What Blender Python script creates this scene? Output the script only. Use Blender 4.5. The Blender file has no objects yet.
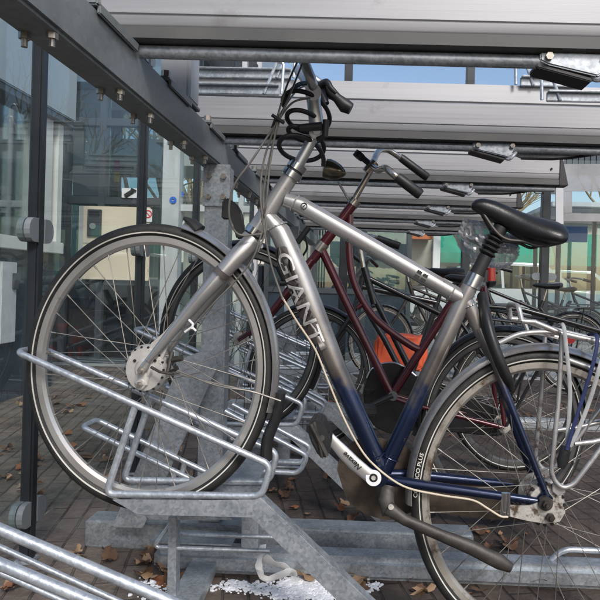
import bpy, bmesh, math, random
from mathutils import Vector, Matrix, noise
random.seed(7)
R = math.radians
S = bpy.context.scene
C = S.collection
# ---------------------------------------------------------------- camera
F = 625.0; PPX, PPY = 345.5, 285.5; CZ = 0.86; YAW = R(1.8); ROLL = R(1.55)
cam = bpy.data.objects.new('camera', bpy.data.cameras.new('camera')); C.objects.link(cam); S.camera = cam
cam.data.sensor_width = 36.0; cam.data.lens = 36.0*F/600
cam.data.shift_x = -(PPX-300)/600; cam.data.shift_y = (PPY-300)/600
cam.data.clip_start = 0.05; cam.data.clip_end = 600
RM = Matrix.Rotation(YAW, 3, 'Z') @ Matrix.Rotation(R(90), 3, 'X') @ Matrix.Rotation(ROLL, 3, 'Z')
cam.matrix_world = Matrix.Translation((0, 0, CZ)) @ RM.to_4x4()
# ---------------------------------------------------------------- light
w = bpy.data.worlds.new('World'); S.world = w; w.use_nodes = True
nt = w.node_tree; nt.nodes.clear()
sky = nt.nodes.new('ShaderNodeTexSky'); sky.sky_type = 'NISHITA'; sky.sun_disc = False
SUN_EL, SUN_AZ = R(40), R(158)          # azimuth clockwise from +Y
sky.sun_elevation = SUN_EL; sky.sun_rotation = SUN_AZ; sky.air_density = 1.0; sky.dust_density = 2.0; sky.ozone_density = 1.0
bg = nt.nodes.new('ShaderNodeBackground'); bg.inputs[1].default_value = 0.105
wo = nt.nodes.new('ShaderNodeOutputWorld')
nt.links.new(sky.outputs[0], bg.inputs[0]); nt.links.new(bg.outputs[0], wo.inputs[0])
sl = bpy.data.lights.new('sun', 'SUN'); sl.energy = 1.5; sl.angle = R(14); sl.color = (1, 0.97, 0.94)
so = bpy.data.objects.new('sun', sl); C.objects.link(so)
sd = Vector((math.sin(SUN_AZ)*math.cos(SUN_EL), math.cos(SUN_AZ)*math.cos(SUN_EL), math.sin(SUN_EL)))
so.rotation_euler = sd.to_track_quat('Z', 'Y').to_euler()
S.view_settings.view_transform = 'Standard'; S.view_settings.look = 'None'
S.view_settings.exposure = 0.70; S.view_settings.gamma = 1.0
S.cycles.max_bounces = 8; S.cycles.transparent_max_bounces = 24; S.cycles.glossy_bounces = 4; S.cycles.diffuse_bounces = 4

def W(px, py, Y):
    """world point on the vertical plane at distance Y seen at (px, py) of the 600 px picture"""
    d = RM @ Vector(((px-PPX)/F, (PPY-py)/F, -1))
    t = Y/d.y
    return Vector((0, 0, CZ)) + d*t
# ---------------------------------------------------------------- materials
MATS = {}
def nodes(name):
    m = bpy.data.materials.new(name); m.use_nodes = True
    n = m.node_tree; n.nodes.clear()
    out = n.nodes.new('ShaderNodeOutputMaterial'); b = n.nodes.new('ShaderNodeBsdfPrincipled')
    n.links.new(b.outputs[0], out.inputs[0]); MATS[name] = m
    return m, n, b, out
def mk(name, c1, c2=None, rough=0.5, metal=0.0, scale=8, detail=6, bump=0.0, bscale=None, rv=0.12, coat=0.0, stretch=None, vor=0.0, dirt=None, vmix=0.55):
    m, n, b, out = nodes(name)
    tc = n.nodes.new('ShaderNodeTexCoord'); mp = n.nodes.new('ShaderNodeMapping')
    n.links.new(tc.outputs['Object'], mp.inputs[0])
    if stretch: mp.inputs['Scale'].default_value = stretch
    ns = n.nodes.new('ShaderNodeTexNoise'); ns.inputs['Scale'].default_value = scale; ns.inputs['Detail'].default_value = detail
    n.links.new(mp.outputs[0], ns.inputs[0])
    src = ns.outputs[0]
    if vor:
        v = n.nodes.new('ShaderNodeTexVoronoi'); v.inputs['Scale'].default_value = vor; n.links.new(mp.outputs[0], v.inputs[0])
        sp = n.nodes.new('ShaderNodeSeparateColor'); n.links.new(v.outputs['Color'], sp.inputs[0])
        mm = n.nodes.new('ShaderNodeMix'); mm.inputs[0].default_value = vmix
        n.links.new(sp.outputs[0], mm.inputs[3]); n.links.new(ns.outputs[0], mm.inputs[2]); src = mm.outputs[0]
        mm.data_type = 'FLOAT'
    cr = n.nodes.new('ShaderNodeValToRGB'); cr.color_ramp.elements[0].position = 0.3; cr.color_ramp.elements[1].position = 0.7
    cr.color_ramp.elements[0].color = (*c1, 1); cr.color_ramp.elements[1].color = (*(c2 or c1), 1)
    n.links.new(src, cr.inputs[0])
    col = cr.outputs[0]
    if dirt:
        n2 = n.nodes.new('ShaderNodeTexNoise'); n2.inputs['Scale'].default_value = dirt[1]; n2.inputs['Detail'].default_value = 8; n2.inputs['Roughness'].default_value = 0.7
        n.links.new(tc.outputs['Object'], n2.inputs[0])
        r2 = n.nodes.new('ShaderNodeValToRGB'); r2.color_ramp.elements[0].position = dirt[2]; r2.color_ramp.elements[1].position = dirt[2]+0.12
        n.links.new(n2.outputs[0], r2.inputs[0])
        mx = n.nodes.new('ShaderNodeMix'); mx.data_type = 'RGBA'
        n.links.new(r2.outputs[0], mx.inputs[0]); n.links.new(col, mx.inputs[6]); mx.inputs[7].default_value = (*dirt[0], 1)
        col = mx.outputs[2]
    n.links.new(col, b.inputs['Base Color'])
    mr = n.nodes.new('ShaderNodeMapRange'); mr.inputs[3].default_value = max(0.02, rough-rv); mr.inputs[4].default_value = min(1, rough+rv)
    n.links.new(src, mr.inputs[0]); n.links.new(mr.outputs[0], b.inputs['Roughness'])
    b.inputs['Metallic'].default_value = metal; b.inputs['Coat Weight'].default_value = coat; b.inputs['Coat Roughness'].default_value = 0.12
    if bump:
        bn = n.nodes.new('ShaderNodeTexNoise'); bn.inputs['Scale'].default_value = bscale or scale*6; bn.inputs['Detail'].default_value = 6
        n.links.new(mp.outputs[0], bn.inputs[0])
        bu = n.nodes.new('ShaderNodeBump'); bu.inputs['Strength'].default_value = bump; bu.inputs['Distance'].default_value = 0.003
        n.links.new(bn.outputs[0], bu.inputs['Height']); n.links.new(bu.outputs[0], b.inputs['Normal'])
    return m
mk('galv', (0.27, 0.30, 0.325), (0.46, 0.49, 0.52), 0.40, 0.55, 22, vor=150, bump=0.12, bscale=60, dirt=((0.17, 0.155, 0.14), 7, 0.60), vmix=0.3)
mk('galvtube', (0.40, 0.44, 0.48), (0.60, 0.64, 0.68), 0.36, 0.6, 30, vor=160, bump=0.25, bscale=90, dirt=((0.25, 0.24, 0.23), 14, 0.64), vmix=0.3)
mk('railsteel', (0.17, 0.19, 0.19), (0.26, 0.28, 0.28), 0.5, 0.35, 7, vor=70, bump=0.1, dirt=((0.29, 0.295, 0.29), 12, 0.62), vmix=0.22)
mk('tray', (0.325, 0.325, 0.335), (0.375, 0.375, 0.385), 0.45, 0.4, 3, stretch=(0.6, 5, 40), bump=0.03, dirt=((0.25, 0.245, 0.245), 5, 0.62))
mk('trayedge', (0.06, 0.06, 0.06), (0.10, 0.10, 0.095), 0.55, 0.2, 6)
mk('post', (0.018, 0.022, 0.026), (0.03, 0.035, 0.04), 0.38, 0.2, 6, bump=0.05, dirt=((0.06, 0.06, 0.058), 20, 0.66))
mk('clampplastic', (0.16, 0.18, 0.19), (0.22, 0.24, 0.25), 0.5, 0.1, 12)
mk('rubber', (0.012, 0.012, 0.012), (0.025, 0.024, 0.022), 0.62, 0, 30, bump=0.3, bscale=120, dirt=((0.055, 0.05, 0.044), 14, 0.60))
mk('stripe', (0.55, 0.53, 0.48), (0.70, 0.68, 0.62), 0.5, 0, 30, dirt=((0.2, 0.18, 0.15), 30, 0.62))
mk('rimalloy', (0.50, 0.48, 0.45), (0.62, 0.60, 0.57), 0.33, 0.75, 8, dirt=((0.24, 0.20, 0.16), 16, 0.62))
mk('rimdirty', (0.36, 0.33, 0.29), (0.52, 0.49, 0.44), 0.45, 0.6, 18, dirt=((0.14, 0.10, 0.07), 22, 0.52))
mk('rimdark', (0.05, 0.05, 0.05), (0.12, 0.12, 0.12), 0.4, 0.5, 18)
mk('spoke', (0.20, 0.185, 0.165), (0.34, 0.32, 0.29), 0.38, 0.7, 40)
mk('spokedark', (0.08, 0.075, 0.07), (0.16, 0.15, 0.14), 0.4, 0.7, 40)
mk('hub', (0.52, 0.50, 0.47), (0.66, 0.64, 0.61), 0.42, 0.5, 22, bump=0.15, dirt=((0.2, 0.15, 0.11), 32, 0.58))
mk('hubdirty', (0.42, 0.40, 0.36), (0.58, 0.56, 0.52), 0.5, 0.35, 30, bump=0.25, dirt=((0.09, 0.06, 0.04), 38, 0.50))
mk('silverpaint', (0.40, 0.39, 0.38), (0.47, 0.46, 0.45), 0.28, 0.7, 5, coat=0.35, dirt=((0.22, 0.20, 0.175), 34, 0.63))
mk('fender', (0.48, 0.47, 0.46), (0.60, 0.59, 0.58), 0.26, 0.8, 6, dirt=((0.26, 0.23, 0.19), 26, 0.60))
mk('darkband', (0.10, 0.09, 0.085), (0.13, 0.12, 0.11), 0.4, 0.3, 20)
mk('chrome', (0.65, 0.65, 0.66), (0.75, 0.75, 0.76), 0.14, 1.0, 20, dirt=((0.35, 0.30, 0.25), 40, 0.66))
mk('oldchrome', (0.42, 0.38, 0.33), (0.60, 0.56, 0.50), 0.22, 0.9, 30, dirt=((0.22, 0.10, 0.05), 45, 0.58))
mk('stemalloy', (0.50, 0.50, 0.50), (0.58, 0.58, 0.58), 0.34, 0.8, 12)
mk('crankalloy', (0.58, 0.57, 0.56), (0.68, 0.67, 0.66), 0.30, 0.7, 12, dirt=((0.3, 0.26, 0.22), 40, 0.66))
mk('burgundy', (0.045, 0.004, 0.009), (0.085, 0.007, 0.014), 0.28, 0.25, 8, coat=0.6, dirt=((0.05, 0.02, 0.02), 25, 0.64))
mk('blackpaint', (0.010, 0.010, 0.011), (0.02, 0.02, 0.021), 0.28, 0.1, 8, coat=0.4, dirt=((0.05, 0.047, 0.043), 30, 0.64))
mk('blackplastic', (0.012, 0.012, 0.013), (0.022, 0.022, 0.023), 0.48, 0, 20, bump=0.1)
mk('saddlevinyl', (0.010, 0.010, 0.011), (0.016, 0.016, 0.017), 0.34, 0, 12, bump=0.12, bscale=260)
mk('cable', (0.10, 0.095, 0.085), (0.16, 0.15, 0.135), 0.35, 0.1, 30)
mk('cablecream', (0.55, 0.47, 0.35), (0.62, 0.54, 0.42), 0.4, 0, 30, dirt=((0.2, 0.15, 0.1), 30, 0.6))
mk('muddark', (0.028, 0.020, 0.014), (0.075, 0.055, 0.038), 0.75, 0, 25, bump=0.6, bscale=70, dirt=((0.09, 0.07, 0.05), 40, 0.60))
mk('standmetal', (0.03, 0.027, 0.025), (0.075, 0.068, 0.06), 0.5, 0.3, 25, bump=0.3, bscale=70)
mk('bolt', (0.26, 0.24, 0.21), (0.45, 0.42, 0.37), 0.35, 0.8, 60, dirt=((0.12, 0.09, 0.07), 70, 0.58))
mk('darkhole', (0.01, 0.01, 0.01), None, 0.7)
mk('letterlight', (0.46, 0.45, 0.44), (0.54, 0.53, 0.52), 0.35, 0.4, 30)
mk('letterdark', (0.05, 0.043, 0.04), (0.08, 0.07, 0.065), 0.35, 0.3, 30)
mk('ink', (0.015, 0.015, 0.015), None, 0.5)
mk('redlens', (0.20, 0.006, 0.008), (0.28, 0.01, 0.01), 0.15, 0, 30, coat=0.5)
mk('lampbrass', (0.16, 0.14, 0.09), (0.28, 0.25, 0.18), 0.2, 0.85, 15)
mk('lens', (0.45, 0.43, 0.36), (0.55, 0.52, 0.45), 0.12, 0.1, 20, coat=0.6)
mk('strapwhite', (0.27, 0.28, 0.28), (0.38, 0.39, 0.39), 0.7, 0, 30)
mk('strapblue', (0.008, 0.014, 0.06), (0.014, 0.026, 0.10), 0.7, 0, 30)
mk('orangebag', (0.62, 0.085, 0.03), (0.75, 0.13, 0.05), 0.55, 0, 8, bump=0.5, bscale=12)
mk('whitecarrier', (0.44, 0.43, 0.42), (0.56, 0.55, 0.54), 0.32, 0.6, 10, dirt=((0.14, 0.10, 0.08), 30, 0.56))
mk('leafbrown', (0.16, 0.060, 0.025), (0.32, 0.13, 0.055), 0.7, 0, 14, bump=0.5, bscale=40)
mk('leafmix', (0.05, 0.03, 0.02), (0.22, 0.10, 0.05), 0.75, 0, 40, bump=0.5, bscale=40)
mk('leafdark', (0.09, 0.045, 0.025), (0.20, 0.11, 0.06), 0.75, 0, 14, bump=0.5, bscale=40)
mk('leafpale', (0.30, 0.18, 0.10), (0.42, 0.28, 0.17), 0.75, 0, 14, bump=0.5, bscale=40)
mk('snowmat', (0.72, 0.74, 0.78), (0.85, 0.86, 0.88), 0.55, 0, 30, bump=0.8, bscale=80)
mk('tissue', (0.70, 0.70, 0.69), (0.80, 0.80, 0.79), 0.6, 0, 20)
mk('cream', (0.62, 0.53, 0.40), (0.68, 0.59, 0.46), 0.55, 0, 2)
mk('slate', (0.022, 0.035, 0.05), (0.04, 0.055, 0.075), 0.18, 0, 2)
mk('frame_dark', (0.055, 0.065, 0.072), (0.075, 0.085, 0.092), 0.4, 0.3, 4)
mk('frame_white', (0.62, 0.61, 0.58), (0.70, 0.69, 0.66), 0.45, 0, 5)
mk('fascia', (0.36, 0.40, 0.43), (0.44, 0.48, 0.51), 0.4, 0.3, 2)
mk('roomdark', (0.13, 0.15, 0.15), (0.24, 0.26, 0.26), 0.8, 0, 1.5)
mk('lightgrey', (0.42, 0.43, 0.44), (0.50, 0.51, 0.52), 0.5, 0.1, 3)
mk('notice', (0.50, 0.50, 0.52), (0.62, 0.62, 0.64), 0.5, 0, 12)
mk('plaster', (0.58, 0.54, 0.47), (0.66, 0.62, 0.55), 0.8, 0, 0.6, dirt=((0.45, 0.41, 0.35), 0.7, 0.6))
mk('plasterwhite', (0.66, 0.66, 0.65), (0.76, 0.76, 0.75), 0.7, 0, 0.6)
mk('bricks', (0.22, 0.10, 0.07), (0.30, 0.15, 0.10), 0.85, 0, 6)
mk('green', (0.01, 0.26, 0.16), (0.02, 0.36, 0.24), 0.5, 0, 0.8)
mk('bluesign', (0.02, 0.16, 0.52), (0.03, 0.22, 0.62), 0.4, 0, 0.8)
mk('orangereflection', (0.60, 0.16, 0.04), (0.7, 0.22, 0.07), 0.6, 0, 3)
mk('bark', (0.09, 0.07, 0.05), (0.20, 0.16, 0.11), 0.85, 0, 6, bump=0.4, bscale=20)
mk('twig', (0.22, 0.16, 0.08), (0.34, 0.26, 0.13), 0.8, 0, 4)
mk('leafgold', (0.40, 0.26, 0.06), (0.55, 0.40, 0.14), 0.7, 0, 5)
mk('evergreen', (0.015, 0.035, 0.012), (0.05, 0.085, 0.03), 0.7, 0, 5)
mk('carwhite', (0.62, 0.63, 0.64), (0.66, 0.67, 0.68), 0.2, 0.1, 2, coat=0.6)
mk('carred', (0.35, 0.03, 0.03), (0.42, 0.04, 0.035), 0.2, 0.1, 2, coat=0.6)
mk('cargrey', (0.08, 0.085, 0.09), (0.11, 0.115, 0.12), 0.2, 0.4, 2, coat=0.6)
mk('asphalt', (0.045, 0.045, 0.047), (0.075, 0.073, 0.07), 0.85, 0, 40, bump=0.3)
mk('concrete', (0.24, 0.24, 0.235), (0.34, 0.335, 0.325), 0.85, 0, 3, bump=0.2, dirt=((0.15, 0.14, 0.13), 2, 0.58))
mk('roofdark', (0.07, 0.07, 0.075), (0.11, 0.11, 0.115), 0.7, 0, 3)
mk('signblue', (0.01, 0.12, 0.55), None, 0.4)
mk('signred', (0.65, 0.03, 0.03), None, 0.4)
mk('signgreen', (0.02, 0.45, 0.30), None, 0.4)
mk('signmagenta', (0.55, 0.05, 0.30), None, 0.4)
mk('signyellow', (0.75, 0.45, 0.04), None, 0.4)

def glass(name, tint, refl=0.08, rough=0.0, opac=0.0, body=(0.4, 0.42, 0.44), fk=0.5):
    m = bpy.data.materials.new(name); m.use_nodes = True; n = m.node_tree; n.nodes.clear(); MATS[name] = m
    out = n.nodes.new('ShaderNodeOutputMaterial'); tr = n.nodes.new('ShaderNodeBsdfTransparent'); gl = n.nodes.new('ShaderNodeBsdfGlossy')
    tr.inputs[0].default_value = (*tint, 1); gl.inputs['Roughness'].default_value = rough; gl.inputs[0].default_value = (1, 1, 1, 1)
    df = n.nodes.new('ShaderNodeBsdfDiffuse'); df.inputs[0].default_value = (*body, 1)
    ns = n.nodes.new('ShaderNodeTexNoise'); ns.inputs['Scale'].default_value = 5; ns.inputs['Detail'].default_value = 8
    tc = n.nodes.new('ShaderNodeTexCoord'); n.links.new(tc.outputs['Object'], ns.inputs[0])
    mr = n.nodes.new('ShaderNodeMapRange'); mr.inputs[1].default_value = 0.35; mr.inputs[2].default_value = 0.75
    mr.inputs[3].default_value = opac*0.7; mr.inputs[4].default_value = opac*1.3+0.01; n.links.new(ns.outputs[0], mr.inputs[0])
    m0 = n.nodes.new('ShaderNodeMixShader'); n.links.new(mr.outputs[0], m0.inputs[0]); n.links.new(tr.outputs[0], m0.inputs[1]); n.links.new(df.outputs[0], m0.inputs[2])
    fr = n.nodes.new('ShaderNodeFresnel'); fr.inputs[0].default_value = 1.45
    ad = n.nodes.new('ShaderNodeMath'); ad.operation = 'MULTIPLY_ADD'; ad.inputs[1].default_value = fk; ad.inputs[2].default_value = refl; ad.use_clamp = True
    n.links.new(fr.outputs[0], ad.inputs[0])
    mx = n.nodes.new('ShaderNodeMixShader'); n.links.new(ad.outputs[0], mx.inputs[0]); n.links.new(m0.outputs[0], mx.inputs[1]); n.links.new(gl.outputs[0], mx.inputs[2])
    n.links.new(mx.outputs[0], out.inputs[0])
glass('glass', (0.93, 0.97, 0.96), 0.012, 0.0, 0.02, fk=0.09)
glass('windowglass', (0.62, 0.74, 0.75), 0.12, 0.01, 0.03)
glass('darkglass', (0.10, 0.14, 0.17), 0.10, 0.01, 0.05, (0.05, 0.07, 0.09))
glass('frosted', (0.6, 0.6, 0.62), 0.02, 0.2, 0.5, (0.45, 0.45, 0.46))
glass('bagfilm', (0.80, 0.81, 0.82), 0.06, 0.20, 0.42, (0.42, 0.42, 0.43))

# silver paint that turns to taupe then navy towards the bottom of the frame (the bike's own two-tone paint)
m, n, b, out = nodes('framepaint')
ge = n.nodes.new('ShaderNodeNewGeometry'); sx = n.nodes.new('ShaderNodeSeparateXYZ'); n.links.new(ge.outputs['Position'], sx.inputs[0])
ns = n.nodes.new('ShaderNodeTexNoise'); ns.inputs['Scale'].default_value = 16; ns.inputs['Detail'].default_value = 5; n.links.new(ge.outputs['Position'], ns.inputs[0])
ma = n.nodes.new('ShaderNodeMath'); ma.operation = 'MULTIPLY_ADD'; ma.inputs[1].default_value = 0.26; n.links.new(ns.outputs[0], ma.inputs[0]); n.links.new(sx.outputs[2], ma.inputs[2])
mr = n.nodes.new('ShaderNodeMapRange'); mr.inputs[1].default_value = 0.66; mr.inputs[2].default_value = 1.03; n.links.new(ma.outputs[0], mr.inputs[0])
cr = n.nodes.new('ShaderNodeValToRGB'); e = cr.color_ramp.elements
e[0].position = 0.0; e[0].color = (0.010, 0.018, 0.052, 1); e[1].position = 1.0; e[1].color = (0.44, 0.43, 0.42, 1)
for p, c in ((0.16, (0.018, 0.03, 0.08)), (0.26, (0.10, 0.088, 0.085)), (0.45, (0.17, 0.15, 0.135)), (0.66, (0.27, 0.25, 0.235))):
    q = e.new(p); q.color = (*c, 1)
n.links.new(mr.outputs[0], cr.inputs[0])
nn = n.nodes.new('ShaderNodeTexNoise'); nn.inputs['Scale'].default_value = 75; nn.inputs['Detail'].default_value = 8; nn.inputs['Roughness'].default_value = 0.7; n.links.new(ge.outputs['Position'], nn.inputs[0])
nr = n.nodes.new('ShaderNodeValToRGB'); nr.color_ramp.elements[0].position = 0.63; nr.color_ramp.elements[1].position = 0.67; n.links.new(nn.outputs[0], nr.inputs[0])
nm_ = n.nodes.new('ShaderNodeMix'); nm_.data_type = 'RGBA'; n.links.new(nr.outputs[0], nm_.inputs[0]); n.links.new(cr.outputs[0], nm_.inputs[6]); nm_.inputs[7].default_value = (0.12, 0.10, 0.085, 1)
n.links.new(nm_.outputs[2], b.inputs['Base Color'])
b.inputs['Metallic'].default_value = 0.6; b.inputs['Roughness'].default_value = 0.3; b.inputs['Coat Weight'].default_value = 0.4; b.inputs['Coat Roughness'].default_value = 0.1
# brick pavers
m, n, b, out = nodes('pavers')
ge = n.nodes.new('ShaderNodeNewGeometry'); mp = n.nodes.new('ShaderNodeMapping'); mp.inputs['Rotation'].default_value = (0, 0, R(78))
n.links.new(ge.outputs['Position'], mp.inputs[0])
dn = n.nodes.new('ShaderNodeTexNoise'); dn.inputs['Scale'].default_value = 9; n.links.new(mp.outputs[0], dn.inputs[0])
va = n.nodes.new('ShaderNodeVectorMath'); va.operation = 'MULTIPLY_ADD'; va.inputs[1].default_value = (0.012, 0.012, 0); n.links.new(dn.outputs[1], va.inputs[0]); n.links.new(mp.outputs[0], va.inputs[2])
br = n.nodes.new('ShaderNodeTexBrick'); br.inputs['Scale'].default_value = 1; br.inputs['Brick Width'].default_value = 0.205; br.inputs['Row Height'].default_value = 0.072
br.inputs['Mortar Size'].default_value = 0.005; br.inputs['Mortar Smooth'].default_value = 0.5
br.inputs['Color1'].default_value = (0.105, 0.080, 0.066, 1); br.inputs['Color2'].default_value = (0.165, 0.130, 0.108, 1); br.inputs['Mortar'].default_value = (0.045, 0.037, 0.030, 1)
n.links.new(va.outputs[0], br.inputs[0])
n1 = n.nodes.new('ShaderNodeTexNoise'); n1.inputs['Scale'].default_value = 3.2; n1.inputs['Detail'].default_value = 10; n1.inputs['Roughness'].default_value = 0.7; n.links.new(ge.outputs['Position'], n1.inputs[0])
r1 = n.nodes.new('ShaderNodeValToRGB'); r1.color_ramp.elements[0].position = 0.38; r1.color_ramp.elements[0].color = (0.40, 0.38, 0.37, 1); r1.color_ramp.elements[1].position = 0.66; r1.color_ramp.elements[1].color = (1.7, 1.65, 1.6, 1)
n.links.new(n1.outputs[0], r1.inputs[0])
mu = n.nodes.new('ShaderNodeMix'); mu.data_type = 'RGBA'; mu.blend_type = 'MULTIPLY'; mu.inputs[0].default_value = 1
n.links.new(br.outputs[0], mu.inputs[6]); n.links.new(r1.outputs[0], mu.inputs[7])
n3 = n.nodes.new('ShaderNodeTexNoise'); n3.inputs['Scale'].default_value = 1.7; n3.inputs['Detail'].default_value = 12; n3.inputs['Roughness'].default_value = 0.75; n.links.new(ge.outputs['Position'], n3.inputs[0])
r3 = n.nodes.new('ShaderNodeValToRGB'); r3.color_ramp.elements[0].position = 0.47; r3.color_ramp.elements[1].position = 0.62; n.links.new(n3.outputs[0], r3.inputs[0])
r3.color_ramp.elements[1].color = (0.8, 0.8, 0.8, 1)
m3 = n.nodes.new('ShaderNodeMix'); m3.data_type = 'RGBA'; n.links.new(r3.outputs[0], m3.inputs[0]); n.links.new(mu.outputs[2], m3.inputs[6]); m3.inputs[7].default_value = (0.20, 0.175, 0.145, 1)
# shade under the racks painted in with oily, damp dirt, past a ragged edge
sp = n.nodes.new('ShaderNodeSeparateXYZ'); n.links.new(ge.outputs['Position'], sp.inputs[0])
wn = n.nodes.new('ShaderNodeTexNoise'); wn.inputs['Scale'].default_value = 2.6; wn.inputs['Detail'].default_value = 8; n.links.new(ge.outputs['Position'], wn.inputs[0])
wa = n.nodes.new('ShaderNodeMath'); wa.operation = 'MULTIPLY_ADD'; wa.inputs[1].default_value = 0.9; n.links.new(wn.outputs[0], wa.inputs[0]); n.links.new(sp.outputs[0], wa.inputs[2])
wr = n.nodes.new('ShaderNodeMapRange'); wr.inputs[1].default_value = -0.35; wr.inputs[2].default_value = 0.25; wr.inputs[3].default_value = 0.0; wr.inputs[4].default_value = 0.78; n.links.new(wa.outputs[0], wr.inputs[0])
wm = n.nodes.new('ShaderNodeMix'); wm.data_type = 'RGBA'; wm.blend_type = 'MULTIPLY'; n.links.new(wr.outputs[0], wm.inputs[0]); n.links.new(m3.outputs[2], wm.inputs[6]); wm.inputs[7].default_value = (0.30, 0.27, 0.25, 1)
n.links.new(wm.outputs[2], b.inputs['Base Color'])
b.inputs['Roughness'].default_value = 0.8
n2 = n.nodes.new('ShaderNodeTexNoise'); n2.inputs['Scale'].default_value = 60; n2.inputs['Detail'].default_value = 8; n.links.new(ge.outputs['Position'], n2.inputs[0])
h = n.nodes.new('ShaderNodeMath'); h.operation = 'MULTIPLY_ADD'; h.inputs[1].default_value = -1.2; n.links.new(br.outputs[1], h.inputs[0]); n.links.new(n2.outputs[0], h.inputs[2])
bu = n.nodes.new('ShaderNodeBump'); bu.inputs['Strength'].default_value = 0.8; bu.inputs['Distance'].default_value = 0.006; n.links.new(h.outputs[0], bu.inputs['Height']); n.links.new(bu.outputs[0], b.inputs['Normal'])

# ---------------------------------------------------------------- mesh helpers
def thing(name, label, cat, loc, group=None):
    o = bpy.data.objects.new(name, None); C.objects.link(o); o.location = loc; o.empty_display_size = 0.05
    o['label'] = label; o['category'] = cat
    if group: o['group'] = group
    return o
def tag(o, label, cat, group=None):
    o['label'] = label; o['category'] = cat
    if group: o['group'] = group
    return o
def wloc(o):
    v = Vector(o.location)
    while o.parent: o = o.parent; v += Vector(o.location)
    return v
def obj(name, bm, mat, parent=None, smooth=True, loc=None):
    """bm is in world coordinates; the object's origin goes to loc, or its parent's"""
    org = wloc(parent) if parent else Vector(loc or (0, 0, 0))
    if loc is not None and parent is not None: org = Vector(loc)
    bmesh.ops.translate(bm, verts=bm.verts, vec=-org)
    bmesh.ops.recalc_face_normals(bm, faces=bm.faces)
    me = bpy.data.meshes.new(name)
    bm.to_mesh(me); bm.free()
    if smooth:
        for p in me.polygons: p.use_smooth = True
        try: me.set_sharp_from_angle(angle=R(38))
        except Exception: pass
    me.materials.append(MATS[mat])
    o = bpy.data.objects.new(name, me); C.objects.link(o)
    if parent: o.parent = parent
    o.location = org - (wloc(parent) if parent else Vector((0, 0, 0)))
    return o
def struct(o): o['kind'] = 'structure'; return o
def NB(): return bmesh.new()
def box(bm, a, b):
    x0, y0, z0 = a; x1, y1, z1 = b
    v = [bm.verts.new(p) for p in ((x0,y0,z0),(x1,y0,z0),(x1,y1,z0),(x0,y1,z0),(x0,y0,z1),(x1,y0,z1),(x1,y1,z1),(x0,y1,z1))]
    for f in ((0,1,2,3),(4,5,6,7),(0,1,5,4),(1,2,6,5),(2,3,7,6),(3,0,4,7)): bm.faces.new([v[i] for i in f])
    return bm
def bevbox(bm, a, b, w=0.003):
    t = NB(); box(t, a, b); bmesh.ops.bevel(t, geom=t.edges[:], offset=w, segments=2, affect='EDGES')
    merge(bm, t); return bm
def merge(bm, t):
    me = bpy.data.meshes.new('t'); t.to_mesh(me); t.free(); bm.from_mesh(me); bpy.data.meshes.remove(me)
def prism(bm, pts, Y0, Y1, bev=0.0):
    """polygon of world (x, z) extruded from Y0 to Y1"""
    t = NB() if bev else bm
    a = [t.verts.new((x, Y0, z)) for x, z in pts]; c = [t.verts.new((x, Y1, z)) for x, z in pts]
    t.faces.new(a); t.faces.new(c[::-1])
    k = len(pts)
    for i in range(k): t.faces.new((a[i], a[(i+1) % k], c[(i+1) % k], c[i]))
    if bev:
        bmesh.ops.bevel(t, geom=t.edges[:], offset=bev, segments=2, affect='EDGES'); merge(bm, t)
    return bm
def pprism(bm, px, Y0, Y1, bev=0.0):
    """polygon given in picture px at Y0"""
    q = [W(x, y, Y0) for x, y in px]
    return prism(bm, [(p.x, p.z) for p in q], Y0, Y1, bev)
def prismX(bm, pts, X0, X1, dz=0.0):
    """polygon of (y, z) extruded along X; dz is the drop at X1"""
    a = [bm.verts.new((X0, y, z)) for y, z in pts]; c = [bm.verts.new((X1, y, z-dz)) for y, z in pts]
    bm.faces.new(a); bm.faces.new(c[::-1]); k = len(pts)
    for i in range(k): bm.faces.new((a[i], a[(i+1) % k], c[(i+1) % k], c[i]))
    return bm
def fillet(pts, r, n=5):
    pts = [Vector(p) for p in pts]; out = [pts[0]]
    for i in range(1, len(pts)-1):
        p, a, c = pts[i], pts[i-1], pts[i+1]
        d1 = a-p; d2 = c-p; l = min(r, d1.length*0.45, d2.length*0.45)
        if d1.length < 1e-6 or d2.length < 1e-6: continue
        s = p+d1.normalized()*l; e = p+d2.normalized()*l
        for k in range(n+1):
            t = k/n; out.append(s*(1-t)**2+p*2*t*(1-t)+e*t*t)
    out.append(pts[-1]); return out
def crom(pts, n=6):
    pts = [Vector(p) for p in pts]; P = [pts[0]*2-pts[1]]+pts+[pts[-1]*2-pts[-2]]; out = []
    for i in range(1, len(P)-2):
        for k in range(n):
            t = k/n; a, b, c, d = P[i-1:i+3]
            out.append(0.5*((2*b)+(c-a)*t+(2*a-5*b+4*c-d)*t*t+(3*b-a-3*c+d)*t**3))
    out.append(pts[-1]); return out
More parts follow.
